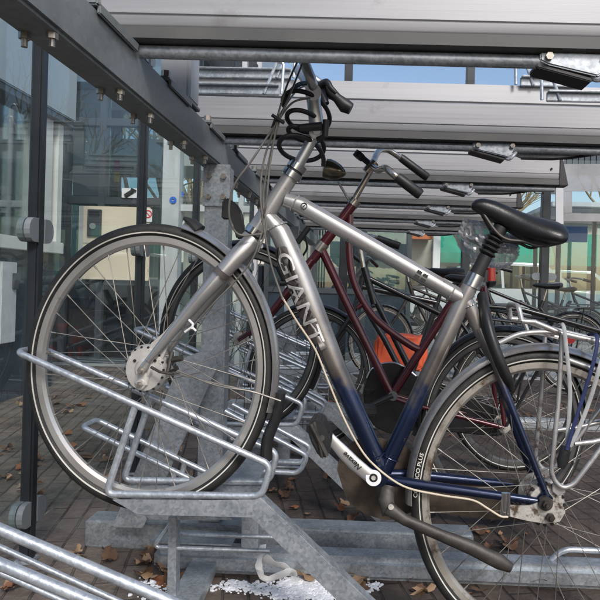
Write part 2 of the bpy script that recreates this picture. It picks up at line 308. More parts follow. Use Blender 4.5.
def tube(bm, pts, r, seg=12, flat=1.0, fdir=None, caps=True):
    """swept tube; r a number or one radius per point; flat squeezes it along fdir"""
    pts = [Vector(p) for p in pts]; n = len(pts)
    rr = r if isinstance(r, (list, tuple)) else [r]*n
    if len(rr) != n: rr = [rr[0]+(rr[-1]-rr[0])*i/(n-1) for i in range(n)]
    up = Vector(fdir) if fdir else Vector((0.13, 0.97, 0.21)); rings = []; prev = None
    for i in range(n):
        t = (pts[min(i+1, n-1)]-pts[max(i-1, 0)]).normalized()
        u = (prev if prev is not None and not fdir else up); u = u-t*u.dot(t)
        if u.length < 1e-4: u = Vector((1, 0, 0.1)); u = u-t*u.dot(t)
        u.normalize(); v = t.cross(u); prev = u
        rings.append([bm.verts.new(pts[i]+(u*math.cos(2*math.pi*k/seg)*flat+v*math.sin(2*math.pi*k/seg))*rr[i]) for k in range(seg)])
    for i in range(n-1):
        for k in range(seg):
            bm.faces.new((rings[i][k], rings[i][(k+1) % seg], rings[i+1][(k+1) % seg], rings[i+1][k]))
    if caps: bm.faces.new(rings[0][::-1]); bm.faces.new(rings[-1])
    return bm
def cyl(bm, a, b, r, seg=16): return tube(bm, [a, b], r, seg)
def PT(*p): return [W(*q) for q in p]
def revolve(bm, c, prof, ax=1.0, seg=96, a0=0, a1=360):
    """profile of (rho, y) swept about the Y axis through c; ax squeezes x as the photograph does"""
    full = abs(a1-a0) >= 360; n = seg if full else max(2, int(seg*abs(a1-a0)/360))
    rings = []
    for i in range(n if full else n+1):
        a = R(a0+(a1-a0)*i/n)
        rings.append([bm.verts.new((c[0]+q*ax*math.cos(a), c[1]+y, c[2]+q*math.sin(a))) for q, y in prof])
    k = len(prof); m_ = len(rings)
    for i in range(m_ if full else m_-1):
        A, B = rings[i], rings[(i+1) % m_]
        for j in range(k): bm.faces.new((A[j], A[(j+1) % k], B[(j+1) % k], B[j]))
    if not full: bm.faces.new(rings[0]); bm.faces.new(rings[-1][::-1])
    return bm
def disc(bm, c, r, t, ax=1.0, seg=32, bev=0.002):
    """solid disc about the Y axis, thickness t"""
    prof = [(0.0001, -t/2), (r-bev, -t/2), (r, -t/2+bev), (r, t/2-bev), (r-bev, t/2), (0.0001, t/2)]
    return revolve(bm, c, prof, ax, seg)
def loft(bm, secs, seg=16):
    """secs: (centre, u half vector, v half vector)"""
    rings = []
    for c, u, v in secs:
        rings.append([bm.verts.new(c+u*math.cos(2*math.pi*k/seg)+v*math.sin(2*math.pi*k/seg)) for k in range(seg)])
    for i in range(len(rings)-1):
        for k in range(seg): bm.faces.new((rings[i][k], rings[i][(k+1) % seg], rings[i+1][(k+1) % seg], rings[i+1][k]))
    bm.faces.new(rings[0][::-1]); bm.faces.new(rings[-1]); return bm
def dup(root, loc, label=None):
    r = root.copy(); C.objects.link(r); r.location = loc
    if label: r['label'] = label
    def rec(src, par):
        for ch in list(src.children):
            c = ch.copy(); C.objects.link(c); c.parent = par; rec(ch, c)
    rec(root, r); return r
def textmesh(txt, size=1.0, off=0.0, shear=0.0):
    cu = bpy.data.curves.new('t', 'FONT'); cu.body = txt; cu.size = size; cu.offset = off; cu.shear = shear; cu.resolution_u = 4; cu.align_x = 'CENTER'; cu.align_y = 'CENTER'
    o = bpy.data.objects.new('t', cu); C.objects.link(o); bpy.context.view_layer.update()
    me = bpy.data.meshes.new_from_object(o.evaluated_get(bpy.context.evaluated_depsgraph_get()))
    bm = NB(); bm.from_mesh(me); bpy.data.objects.remove(o); bpy.data.meshes.remove(me)
    return bm
def text_flat(bm, org, ux, uy):
    for v in bm.verts: v.co = Vector(org)+Vector(ux)*v.co.x+Vector(uy)*v.co.y
    return bm
ORD = ['first', 'second', 'third', 'fourth', 'fifth', 'sixth', 'seventh', 'eighth', 'ninth', 'tenth']

# ---------------------------------------------------------------- setting: ground
g = NB(); bmesh.ops.create_grid(g, x_segments=2, y_segments=2, size=250); struct(obj('ground', g, 'concrete', smooth=False))
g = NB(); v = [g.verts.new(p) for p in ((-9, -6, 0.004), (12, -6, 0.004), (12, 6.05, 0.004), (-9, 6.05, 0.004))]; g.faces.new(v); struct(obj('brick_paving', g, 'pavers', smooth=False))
g = NB(); box(g, (-60, 12.2, -0.05), (80, 12.35, 0.10)); struct(obj('kerb', g, 'concrete', smooth=False))
g = NB(); v = [g.verts.new(p) for p in ((-60, 12.35, 0.005), (80, 12.35, 0.005), (80, 19, 0.005), (-60, 19, 0.005))]; g.faces.new(v); struct(obj('road', g, 'asphalt', smooth=False))
for nm, y in (('road_marking', 15.5),):
    g = NB()
    for i in range(-10, 16): 
        x = i*4.0; vv = [g.verts.new(p) for p in ((x, y, 0.009), (x+2, y, 0.009), (x+2, y+0.12, 0.009), (x, y+0.12, 0.009))]; g.faces.new(vv)
    struct(obj(nm, g, 'plasterwhite', smooth=False))

# ---------------------------------------------------------------- shelter: left rail, columns, base frames
RX0, RX1, RZ0, RZ1 = -0.546, -0.475, CZ+0.375, CZ+0.468
t = thing('support_rail', 'long dark galvanised box rail running away overhead on the left, bolted underneath', 'rail', (-0.51, 0.3, RZ0))
g = NB(); bevbox(g, (RX0, 0.15, RZ0), (RX1, 6.0, RZ1), 0.006); obj('beam', g, 'railsteel', t)
TY = [1.24+0.39*2*i for i in range(6)]
ky = [0.95, 1.22, 1.40, 1.66, 1.86, 2.12, 2.32, 2.58, 2.78, 3.05, 3.25, 3.55, 3.75, 4.05, 4.3, 4.6]
for i, y in enumerate(ky):
    for sx_ in (RX0+0.014, RX1-0.016):
        g = NB(); jx = sx_+random.uniform(-.004, .004); jy = y+random.uniform(-.008, .008)
        tube(g, [(jx, jy, RZ0+0.002), (jx, jy, RZ0-0.010)], 0.009, 6); tube(g, [(jx, jy, RZ0-0.010), (jx, jy, RZ0-0.022)], 0.005, 10)
        obj('bolt', g, 'bolt', t)
for i, y in enumerate([1.05+0.39*j for j in range(10)]):
    g = NB(); bevbox(g, (RX0+0.004, y, RZ1+0.0), (RX1+0.006, y+0.20, RZ1+0.010), 0.003); bevbox(g, (RX1+0.001, y+0.01, RZ1-0.012), (RX1+0.008, y+0.19, RZ1+0.004), 0.002)
    c = obj('clamp_plate', g, 'railsteel', t)
    g = NB(); cyl(g, (RX1-0.008, y+0.02, RZ1+0.010), (RX1-0.008, y+0.02, RZ1+0.026), 0.011, 6); obj('clamp_bolt', g, 'bolt', c)

def base_frame(Y, label):
    t = thing('base_frame', label, 'rack frame', (-0.5, Y, 0), 'galvanised base frames on the paving')
    # two long box beams on the paving
    g = NB(); bevbox(g, (-0.87, Y+0.06, 0.004), (0.36 if Y < 3 else 0.6, Y+0.15, 0.092), 0.006); obj('beam', g, 'galv', t)
    g = NB(); bevbox(g, (-0.60, Y-0.09, 0.004), (1.6, Y+0.0, 0.070), 0.016); obj('beam', g, 'galv', t)
    # column, brace and top plate
    g = NB(); bevbox(g, (-0.520, Y+0.08, 0.093), (-0.442, Y+0.15, RZ0-0.002), 0.005); c = obj('column', g, 'galv', t)
    g = NB(); bevbox(g, (-0.524, Y+0.070, RZ0-0.135), (-0.438, Y+0.0795, RZ0-0.001), 0.002); p = obj('top_plate', g, 'galv', t)
    for bx in (-0.512, -0.464):
        for bz in (-0.04, -0.105):
            g = NB(); tube(g, [(bx+0.007, Y+0.071, RZ0+bz), (bx+0.007, Y+0.059, RZ0+bz)], 0.0095, 6); obj('bolt', g, 'bolt', p)
    g = NB()
    prism(g, [(-0.76, 0.094), (-0.665, 0.094), (-0.447, 0.60), (-0.455, 0.63), (-0.50, 0.645), (-0.56, 0.62)], Y+0.004, Y+0.018, 0.003); obj('brace', g, 'galv', t)
    return t
base_frame(1.90, 'galvanised base frame with column and brace, right behind the silver bicycle')
base_frame(3.95, 'galvanised base frame with column farther back, beyond the black bicycle')
# post rising above the rail
t = thing('upper_column', 'flat galvanised column standing on the dark rail between the first and second upper trays', 'column', (-0.51, 1.64, RZ1))
g = NB(); bevbox(g, (-0.550, 1.62, RZ1+0.012), (-0.478, 1.635, 3.2), 0.003); bevbox(g, (-0.478, 1.62, RZ1+0.012), (-0.470, 1.70, 3.2), 0.002); obj('profile', g, 'lightgrey', t)
g = NB(); bevbox(g, (-0.552, 1.60, RZ1+0.001), (-0.470, 1.72, RZ1+0.0115), 0.002); obj('foot_plate', g, 'railsteel', t)

# ---------------------------------------------------------------- upper trays
TL, TR = -0.62, 0.845
def tray(Y):
    o = thing('upper_tray', '', 'bicycle tray', (TL, Y, CZ+0.468), 'upper bicycle trays')
    z = CZ; TILT = 0.010
    dz = TILT*(TR-TL)
    # aluminium channel
    prof = [(0, 0.508), (-0.002, 0.512), (-0.004, 0.528), (0.000, 0.529), (0.000, 0.532), (-0.004, 0.533), (-0.006, 0.598), (-0.002, 0.602), (0.012, 0.602), (0.014, 0.575), (0.175, 0.575), (0.178, 0.722), (0.192, 0.722), (0.196, 0.690), (0.19, 0.545), (0.075, 0.522), (0.030, 0.486)]
    g = NB(); prismX(g, [(Y+a, z+b+0.003) for a, b in prof], TL, TR, dz)
    ch = obj('channel', g, 'tray', o)
    g = NB(); prismX(g, [(Y-0.0045, z+0.486), (Y-0.0045, z+0.5095), (Y+0.028, z+0.4875), (Y+0.060, z+0.5085), (Y+0.060, z+0.5045), (Y+0.030, z+0.4835), (Y+0.010, z+0.4835)], TL-0.004, TR+0.004, dz); obj('bottom_trim', g, 'trayedge', o)
    g = NB(); prismX(g, [(Y+0.0015, z+0.603), (Y+0.0015, z+0.612), (Y+0.011, z+0.612), (Y+0.011, z+0.603)], TL, TR, dz); obj('seal_strip', g, 'blackplastic', o)
    # end cap
    e = TR; g = NB(); prism(g, [(e+0.0005, z+0.612-dz), (e+0.012, z+0.612-dz), (e+0.042, z+0.482-dz), (e+0.0005, z+0.482-dz)], Y-0.008, Y+0.06, 0.003); prism(g, [(e+0.0005, z+0.70-dz), (e+0.012, z+0.70-dz), (e+0.030, z+0.545-dz), (e+0.0005, z+0.545-dz)], Y+0.0605, Y+0.20, 0.003); obj('end_cap', g, 'blackplastic', o)
    g = NB(); tube(g, [(e-0.035, Y-0.006, z+0.555-dz), (e-0.035, Y-0.010, z+0.555-dz)], 0.005, 8); obj('rivet', g, 'darkhole', o)
    # round bar under the tray
    g = NB(); tube(g, [(TL, Y+0.030, z+0.470), (TR-0.01, Y+0.030, z+0.470-0.0146)], 0.0135, 14); obj('support_tube', g, 'galv', o)
    # bracket plates
    zz = z-0.012
    g = NB(); prism(g, [(0.335, zz+0.486), (0.474, zz+0.484), (0.460, zz+0.446), (0.448, zz+0.440), (0.350, zz+0.462), (0.335, zz+0.470)], Y+0.012, Y+0.055, 0.003); br_ = obj('bracket', g, 'galv', o)
    g = NB(); prism(g, [(0.330, zz+0.468), (0.440, zz+0.439), (0.440, zz+0.430), (0.330, zz+0.458)], Y+0.018, Y+0.075, 0.002); obj('bracket_edge', g, 'blackplastic', br_)
    for q in (0.352, 0.462):
        g = NB(); tube(g, [(q, Y+0.013, zz+0.476), (q, Y+0.003, zz+0.476)], 0.008, 6); obj('bolt', g, 'bolt', br_)
    g = NB(); tube(g, crom([(0.44, Y+0.03, zz+0.443), (0.455, Y+0.02, zz+0.436), (0.468, Y+0.02, zz+0.448), (0.480, Y+0.03, zz+0.462)], 4), 0.006, 8); obj('link', g, 'galvtube', br_)
    g = NB(); prism(g, [(0.484, zz+0.486), (TR, zz+0.486), (TR, zz+0.480), (0.72, zz+0.458), (0.66, zz+0.450), (0.60, zz+0.446), (0.50, zz+0.446), (0.484, zz+0.454), (0.476, zz+0.468)], Y+0.05, Y+0.062, 0.002); sp = obj('side_plate', g, 'galv', o)
    g = NB(); tube(g, [(0.50, Y+0.048, zz+0.444), (0.60, Y+0.048, zz+0.444), (0.66, Y+0.048, zz+0.449), (TR, Y+0.048, zz+0.479)], 0.0045, 6); obj('plate_edge', g, 'blackplastic', sp)
    # wheel holder strips and hoops on top
    for (a, b_, yy, h_) in ((-0.62, -0.28, 0.176, 0.752), (-0.60, -0.31, 0.10, 0.672), (0.52, 0.73, 0.172, 0.740), (0.58, TR-0.02, 0.06, 0.655)):
        g = NB(); bevbox(g, (a, Y+yy-0.012, z+h_-0.032), (b_, Y+yy+0.004, z+h_), 0.002); bevbox(g, (a, Y+yy-0.03, z+h_-0.006), (b_, Y+yy-0.011, z+h_), 0.002)
        s_ = obj('holder_strip', g, 'galv', o)
        hx = a+0.012 if a > 0 else b_-0.02; dr = -1 if a > 0 else 1
        g = NB(); tube(g, fillet([(hx+dr*0.03, Y+yy-0.014, z+h_-0.03), (hx+dr*0.035, Y+yy-0.014, z+h_+0.075), (hx+dr*0.012, Y+yy-0.014, z+h_+0.08), (hx-dr*0.03, Y+yy-0.014, z+h_-0.03)], 0.012), 0.0055, 8); obj('hoop', g, 'galvtube', s_)
    return o
T0 = tray(TY[0]); T0['label'] = 'upper bicycle tray nearest the camera, its pale side filling the top of the picture'
tl = ['upper bicycle tray just behind the handlebar of the silver bicycle', 'upper bicycle tray above the red bicycle handlebars, black cap at its right end',
      'fourth upper bicycle tray from the front, low behind the brass headlamp', 'fifth upper bicycle tray from the front, thin and far back', 'hindmost upper bicycle tray near the back glass']
for i in range(1, 6): dup(T0, (TL, TY[i], CZ+0.468), tl[i-1])

# ---------------------------------------------------------------- lower wheel racks
def high_rack():
    Y0, Y1 = 1.45, 1.555
    o = thing('wheel_rack', 'galvanised tube wheel holder and sloping leg carrying the front wheel of the silver bicycle', 'bicycle rack', (W(200, 500, 1.5).x, 1.5, 0), 'raised wheel racks')
    f = PT((135, 407, Y0), (106, 494, Y0), (262, 496, Y0), (271, 465, Y0), (17, 352, Y0))
    bk = [Vector((p.x, Y1, p.z)) for p in f[::-1]]
    g = NB(); tube(g, fillet(f+bk, 0.022, 6), 0.0083, 12); obj('holder_loop', g, 'galvtube', o)
    g = NB(); pprism(g, [(112, 500), (254, 500), (260, 497), (412, 642), (400, 650), (388, 650), (252, 517), (138, 515)], Y0-0.004, Y0+0.002, 0.001)
    q = [W(x, y, Y0-0.004) for x, y in [(260, 497), (412, 642), (404, 648), (248, 502)]]
    prism(g, [(p.x, p.z) for p in q], Y0+0.0025, Y0+0.034, 0.002)
    q = [W(x, y, Y0-0.004) for x, y in [(112, 500), (258, 500), (252, 517), (138, 515)]]
    prism(g, [(p.x, p.z) for p in q], Y1+0.002, Y1+0.008, 0.001)
    q = [W(x, y, Y0-0.004) for x, y in [(138, 515), (252, 517), (252, 514.5), (138, 512.5)]]
    prism(g, [(p.x, p.z) for p in q], Y0+0.0025, Y1+0.0015)
    obj('channel', g, 'galv', o)
    g = NB(); a = W(262, 497, Y0); bevbox(g, (W(140, 510, Y0).x+0.14, Y1+0.009, a.z-0.07), (a.x-0.05, 1.885, a.z-0.035), 0.004); obj('cross_bar', g, 'galv', o)
    g = NB(); bevbox(g, (a.x-0.12, 1.84, 0.072), (a.x-0.07, 1.884, a.z-0.072), 0.004); obj('stub_post', g, 'galv', o)
    # low loop beside the channel
    l = PT((176, 516, 1.62), (153, 547, 1.62), (270, 551, 1.62)); l2 = [Vector((p.x+0.014, 1.70, p.z+0.004)) for p in l]
    g = NB(); tube(g, fillet(l, 0.02), 0.006, 10); tube(g, fillet(l2, 0.02), 0.006, 10); obj('low_loop', g, 'galvtube', o)
    return o
H0 = high_rack()
hl = ['galvanised wheel rack holding the front wheel of the dark red bicycle', 'third raised wheel rack back, seen between the red frame and the down tube', 'fourth raised wheel rack back, small behind the spokes', 'hindmost raised wheel rack, nearest the back glass']
for i in range(4): dup(H0, (H0.location.x, 1.5+0.75*(i+1), 0), hl[i])
def low_rack():
    Y0, Y1 = 1.80, 1.90
    o = thing('low_wheel_rack', 'low galvanised wheel holder seen through the spokes of the silver front wheel', 'bicycle rack', (W(200, 520, 1.85).x, 1.85, 0), 'low wheel racks')
    f = PT((82, 427, Y0), (222, 494, Y0), (215, 514, Y0), (165, 512, Y0), (175, 472, Y0)); bk = [Vector((p.x, Y1, p.z)) for p in f]
    g = NB(); tube(g, fillet(f[::-1]+bk, 0.022, 6), 0.0083, 12); obj('holder_loop', g, 'galvtube', o)
    f = PT((225, 411, Y0), (308, 456, Y0), (299, 473, Y0), (236, 470, Y0)); bk = [Vector((p.x, Y1, p.z)) for p in f]
    g = NB(); tube(g, fillet(f, 0.02, 6), 0.0075, 12); tube(g, fillet(bk, 0.02, 6), 0.0075, 12); obj('rear_loop', g, 'galvtube', o)
    g = NB(); pprism(g, [(140, 512), (225, 512), (232, 520), (150, 520)], Y0, Y0+0.006, 0.001); pprism(g, [(140, 512), (225, 512), (232, 520), (150, 520)], Y1, Y1+0.006, 0.001)
    prism(g, [(W(150, 519, Y0).x, 0.093), (W(232, 519, Y0).x, 0.093), (W(232, 519, Y0).x, 0.098), (W(150, 519, Y0).x, 0.098)], Y0+0.007, Y1-0.001)
    obj('channel', g, 'galv', o)
    return o
L0 = low_rack()
for i, tx in enumerate(('second low wheel holder back, beside the column foot', 'third low wheel holder back, small under the dark red bicycle', 'fourth low wheel holder back, near the back glass')):
    dup(L0, (L0.location.x, 1.85+0.75*(i+1), 0), tx)
# front low rack, bottom left corner of the picture
o = thing('low_wheel_rack', 'galvanised tube wheel holder closest to the camera, in the bottom left corner', 'bicycle rack', (W(60, 600, 1.05).x, 1.05, 0), 'low wheel racks')
for nm, Pp, r_ in (('upper_loop', ((240, 631, 0.98), (-90, 491, 0.98), (-90, 527, 0.92), (170, 634, 0.92)), 0.0093), ('lower_loop', ((170, 625, 1.12), (-90, 506, 1.12), (-90, 532, 1.02), (110, 622, 1.02)), 0.0056)):
    g = NB(); tube(g, fillet(PT(*Pp), 0.02, 6), r_, 14); obj(nm, g, 'galvtube', o)
g = NB(); tube(g, PT((165, 625, 1.10), (165, 660, 1.10)), 0.009, 12); p = W(165, 600, 1.1); bevbox(g, (p.x-0.16, 1.0, 0.03), (p.x+0.35, 1.08, 0.07), 0.004); obj('channel', g, 'galv', o)

# foot plates near the middle bottom
o = thing('mounting_strap', 'bent flat galvanised strap standing in front of the base beam', 'strap', (W(172, 598, 1.6).x, 1.6, 0))
g = NB(); pprism(g, [(168, 517), (176, 516.5), (175, 650), (166, 650)], 1.60, 1.64, 0.002); pprism(g, [(176.5, 516.5), (206, 516), (206, 519), (176.5, 520)], 1.60, 1.64, 0.001); obj('strap', g, 'galv', o)
o = thing('ground_rail', 'flat galvanised rail lying across the paving under the leaves', 'rail', (W(200, 570, 1.7).x, 1.7, 0))
g = NB(); a = W(196, 561, 1.88); b_ = W(170, 612, 1.58)
bmv = [(a.x, 1.88), (a.x+0.075, 1.88), (b_.x+0.075, 1.5), (b_.x, 1.5)]
v0 = [g.verts.new((x, y, 0.012)) for x, y in bmv]; v1 = [g.verts.new((x, y, 0.045)) for x, y in bmv]
g.faces.new(v0); g.faces.new(v1)
for i in range(4): g.faces.new((v0[i], v0[(i+1) % 4], v1[(i+1) % 4], v1[i]))
obj('flat_bar', g, 'galv', o)
# loop at bottom right on the beam
o = thing('beam_loop', 'bent galvanised tube fixed to the beam behind the silver rear wheel', 'rack loop', (W(580, 550, 1.85).x, 1.84, 0))
g = NB(); tube(g, fillet(PT((536, 573, 1.86), (563, 549, 1.86), (640, 553, 1.86)), 0.03), 0.0085, 12); tube(g, fillet(PT((536, 573, 1.86), (563, 549, 1.86), (640, 553, 1.86)), 0.03), 0.0085, 12) if False else None
obj('tube', g, 'galvtube', o)

# ---------------------------------------------------------------- shelter posts and glass
def post(X, Y, label, face='x', H=2.75, wd=0.037):
    o = thing('shelter_post', label, 'post', (X, Y, 0), 'dark shelter posts')
    g = NB(); h_ = wd/2
    bevbox(g, (X-h_, Y-h_, 0), (X+h_, Y+h_, H), 0.006)
    obj('shaft', g, 'post', o)
    g = NB(); bevbox(g, (X-h_*1.5, Y-h_*1.5, 0.003), (X+h_*1.5, Y+h_*1.5, 0.015), 0.003); obj('foot_plate', g, 'galv', o)
    for zc in (0.155, 1.0, 1.85):
        for s in (-1, 1):
            g = NB()
            if face == 'x':
                t2 = NB(); box(t2, (X+s*0.008-0.006, Y-0.075, zc-0.038), (X+s*0.008+0.006, Y+0.0, zc+0.038))
                for v_ in t2.verts: pass
                t2.free()
                prof = [(Y-h_-0.0, zc-0.036), (Y-h_-0.0, zc+0.036)]
                for k in range(9):
                    a = R(90+180*k/8); prof.append((Y-h_-0.022+0.03*math.cos(a), zc+0.036*math.sin(a)))
                prismX(g, prof, X-0.02+0.022*(s > 0), X-0.02+0.022*(s > 0)+0.018)
                obj('glass_clamp', g, 'clampplastic', o, smooth=False); g = NB()
                prof = [(2*Y-p[0], p[1]) for p in prof]
                prismX(g, prof, X-0.02+0.022*(s > 0), X-0.02+0.022*(s > 0)+0.018)
            else:
                for sd_ in (-1, 1):
                    g = NB() if sd_ == -1 else g
                    prof = [(X+sd_*h_, zc-0.036), (X+sd_*h_, zc+0.036)]
                    for k in range(9):
                        a = R(90-180*k/8); prof.append((X+sd_*(h_+0.045+0.036*math.cos(a)), zc+0.036*math.sin(a)))
                    prism(g, prof, Y-0.02+0.022*(s > 0), Y-0.02+0.022*(s > 0)+0.018)
                    if sd_ == -1: obj('glass_clamp', g, 'clampplastic', o, smooth=False); g = NB()
            obj('glass_clamp', g, 'clampplastic', o, smooth=False)
    return o
LX = -0.995; LY = [0.97, 1.85, 2.73, 3.61, 4.49, 5.37]
pl = ['dark shelter post just outside the left edge', 'thick dark post at the left edge, nearest of its row', 'dark post seen through the silver front wheel', 'third dark post of the left row, beside the rail', 'fourth dark post of the left row', 'fifth dark post of the left row, near the back wall']
for i, y in enumerate(LY): post(LX, y, pl[i])
BX = [-0.22, 0.98, 1.75, 2.95, 4.1]; BY = 6.2
bl = ['dark post of the back wall behind the handlebars', 'dark post of the back wall left of the saddle bag', 'dark post of the back wall right behind the black saddle', 'dark post of the back wall far right', 'outermost dark post of the back wall']
for i, x in enumerate(BX): post(x, BY, bl[i], 'y', 4.4, 0.08)
t = thing('side_glazing', 'row of clear glass panes between the dark posts on the left', 'glass wall', (LX, 3, 0))
for i in range(5):
    g = NB(); box(g, (LX-0.003, LY[i]+0.045, 0.11), (LX+0.003, LY[i+1]-0.045, 2.1)); obj('pane', g, 'glass', t, smooth=False)
t = thing('back_glazing', 'tall clear glass panes of the back wall beyond the bicycles', 'glass wall', (0.8, BY, 0))
for i in range(4):
    g = NB(); box(g, (BX[i]+0.055, BY-0.004, 0.11), (BX[i+1]-0.055, BY+0.004, 2.15)); obj('pane', g, 'glass', t, smooth=False)
t = thing('frosted_panel', 'grey frosted glass panel with a clear window at the right edge', 'glass panel', (2.2, 5.6, 0))
def sheet(bm, px, Y, th=0.01): return pprism(bm, px, Y, Y+th)
g = NB(); sheet(g, [(564, 164), (640, 164), (640, 192), (564, 191)], 5.6); sheet(g, [(564, 191.2), (572, 191.2), (572, 213), (564, 213)], 5.6); sheet(g, [(564, 213.2), (640, 214), (640, 222), (564, 221)], 5.6); obj('frosted_border', g, 'frosted', t, smooth=False)
g = NB(); sheet(g, [(556, 160), (563.5, 160), (563.5, 224), (556, 224)], 5.6, 0.02); obj('edge_strip', g, 'lightgrey', t)
t = thing('fascia_beam', 'dark corrugated blue-grey fascia above the back glass at the right', 'fascia', (3, 6.4, 0))
g = NB()
for i in range(60):
    x = 1.35+i*0.06; box(g, (x, 6.40, 2.05), (x+0.04, 6.46, 2.42)); box(g, (x+0.0401, 6.415, 2.05), (x+0.0599, 6.445, 2.42))
obj('corrugated_sheet', g, 'slate', t, smooth=False)


# ---------------------------------------------------------------- bicycles
AX = 126/145.0           # the photograph shows every wheel this much narrower than tall
def wheel(root, c, rz, rim='rimalloy', spoke='spoke', ax=AX, k=1.0, nsp=36, flange=0.022, hubw=0.034, name='wheel', stripe=True, rot=0.0, tyre='rubber', sprad=0.0011):
    """wheel about c; k scales sections"""
    c = Vector(c)
    ro = rz
    prof = [(ro-0.026*k, -0.0135*k), (ro-0.020*k, -0.0135*k), (ro-0.024*k, -0.006*k), (ro-0.034*k, -0.0055*k), (ro-0.034*k, 0.0055*k), (ro-0.024*k, 0.006*k), (ro-0.020*k, 0.0135*k), (ro-0.026*k, 0.0135*k), (ro-0.045*k, 0.012*k), (ro-0.052*k, 0.005*k), (ro-0.052*k, -0.005*k), (ro-0.045*k, -0.012*k)]
    g = NB(); revolve(g, c, prof, ax, 128); w_ = obj(name, g, rim, root, loc=c)
    # tyre with shoulder blocks
    prof = []
    for i in range(18):
        a = 2*math.pi*i/18; prof.append((ro-0.0175*k+0.0175*k*math.cos(a), 0.0200*k*math.sin(a)*(1.0 if abs(math.cos(a)) < .9 else 1.0)))
    g = NB(); revolve(g, c, prof, ax, 144); ty = obj('tyre', g, tyre, w_)
    if stripe:
        g = NB()
        for s in (-1, 1):
            revolve(g, c, [(ro-0.0215*k, s*0.0198*k), (ro-0.0245*k, s*0.0190*k), (ro-0.0245*k, s*0.0202*k), (ro-0.0215*k, s*0.0210*k)], ax, 144)
        obj('reflective_stripe', g, 'stripe', w_)
    g = NB()
    for i in range(nsp):
        side = -1 if i % 2 else 1; pr = 1 if (i//2) % 2 else -1
        a = 2*math.pi*(i+0.5)/nsp+rot; b_ = a+pr*R(62)+0.05
        p = c+Vector((math.cos(b_)*flange*ax, side*hubw, math.sin(b_)*flange)); q = c+Vector((math.cos(a)*(ro-0.050*k)*ax, side*0.003, math.sin(a)*(ro-0.050*k)))
        tube(g, [p, q], sprad, 6, caps=False)
        d = (p-q).normalized(); tube(g, [q, q+d*0.013], sprad*1.9, 6)
    obj('spokes', g, spoke, w_)
    g = NB()
    revolve(g, c, [(0.0001, -hubw-0.006), (0.012, -hubw-0.006), (flange+0.003, -hubw-0.002), (flange+0.003, -hubw+0.002), (0.016, -hubw+0.006), (0.014, hubw-0.006), (flange+0.003, hubw-0.002), (flange+0.003, hubw+0.002), (0.012, hubw+0.006), (0.0001, hubw+0.006)], ax, 32)
    obj('hub', g, 'hub' if rim == 'rimalloy' else 'hubdirty', w_)
    return w_
def fender(root, c, rz, a0, a1, mat, wd=0.027, ax=AX, name='mudguard', gap=0.014, ax2=None):
    n = 8; prof = []
    for i in range(n+1):
        u = -1+2*i/n; prof.append((rz+gap-0.014*u*u*1.0, u*wd))
    prof += [(q-0.0022, y*0.96) for q, y in prof[::-1]]
    g = NB(); revolve(g, c, prof, ax2 or ax, 128, a0, a1); return obj(name, g, mat, root)

# ---- the silver and blue bicycle
YB = 1.5; MPP = YB/F
BK = thing('silver_bicycle', 'silver and blue city bicycle parked in front with its front wheel raised in the rack', 'bicycle', (W(350, 640, YB).x, YB, 0))
fc = W(150.5, 367, YB); rc = W(539.5, 497, YB)
fc = Vector((fc.x, YB, fc.z)); rc = Vector((rc.x, YB, rc.z))
fw = wheel(BK, fc, 145*MPP, flange=0.046, hubw=0.030, name='front_wheel')
# big white drum hub plate on the near side
hc = fc+Vector((0, -0.036, 0)); g = NB()
revolve(g, hc, [(0.0001, -0.010), (0.050, -0.008), (0.055, -0.002), (0.058, 0.010), (0.058, 0.016), (0.0001, 0.016)], AX, 40); dr = obj('drum', g, 'hub', fw)
g = NB()
for i in range(18):
    a = 2*math.pi*i/18; p = hc+Vector((math.cos(a)*0.0525*AX, -0.0062, math.sin(a)*0.0525)); disc(g, p, 0.0028, 0.005, 1, 8, 0.0003)
for a, r_ in ((2.4, .03), (0.7, .034)): disc(g, hc+Vector((math.cos(a)*r_, -0.0105, math.sin(a)*r_)), 0.0035, 0.004, 1, 10, 0.0003)
obj('vent_holes', g, 'darkhole', fw)
g = NB(); revolve(g, hc, [(0.0001, -0.016), (0.020, -0.016), (0.024, -0.012), (0.026, -0.009), (0.0001, -0.007)], AX, 32)
pa = W(141, 384, 1.45); disc(g, pa, 0.013, 0.012, 0.9, 20); tube(g, [hc+Vector((0, -0.012, 0)), pa], 0.016, 12, 0.3, (0, 1, 0)); obj('hub_cover', g, 'hub', fw)
g = NB(); p = hc+Vector((0, -0.02, 0)); tube(g, [p, p+Vector((0, -0.010, 0))], 0.0095, 6); tube(g, [p, p+Vector((0, -0.020, 0))], 0.0048, 10)
p = pa+Vector((0, -0.006, 0)); tube(g, [p, p+Vector((0, -0.008, 0))], 0.0075, 6); tube(g, [p, p+Vector((0, -0.014, 0))], 0.0038, 10); obj('axle_nuts', g, 'bolt', fw)
g = NB(); tube(g, [W(41, 350, 1.5)+Vector((0, 0, 0)), W(50, 352, 1.5)], 0.0028, 8); obj('valve', g, 'bolt', fw)
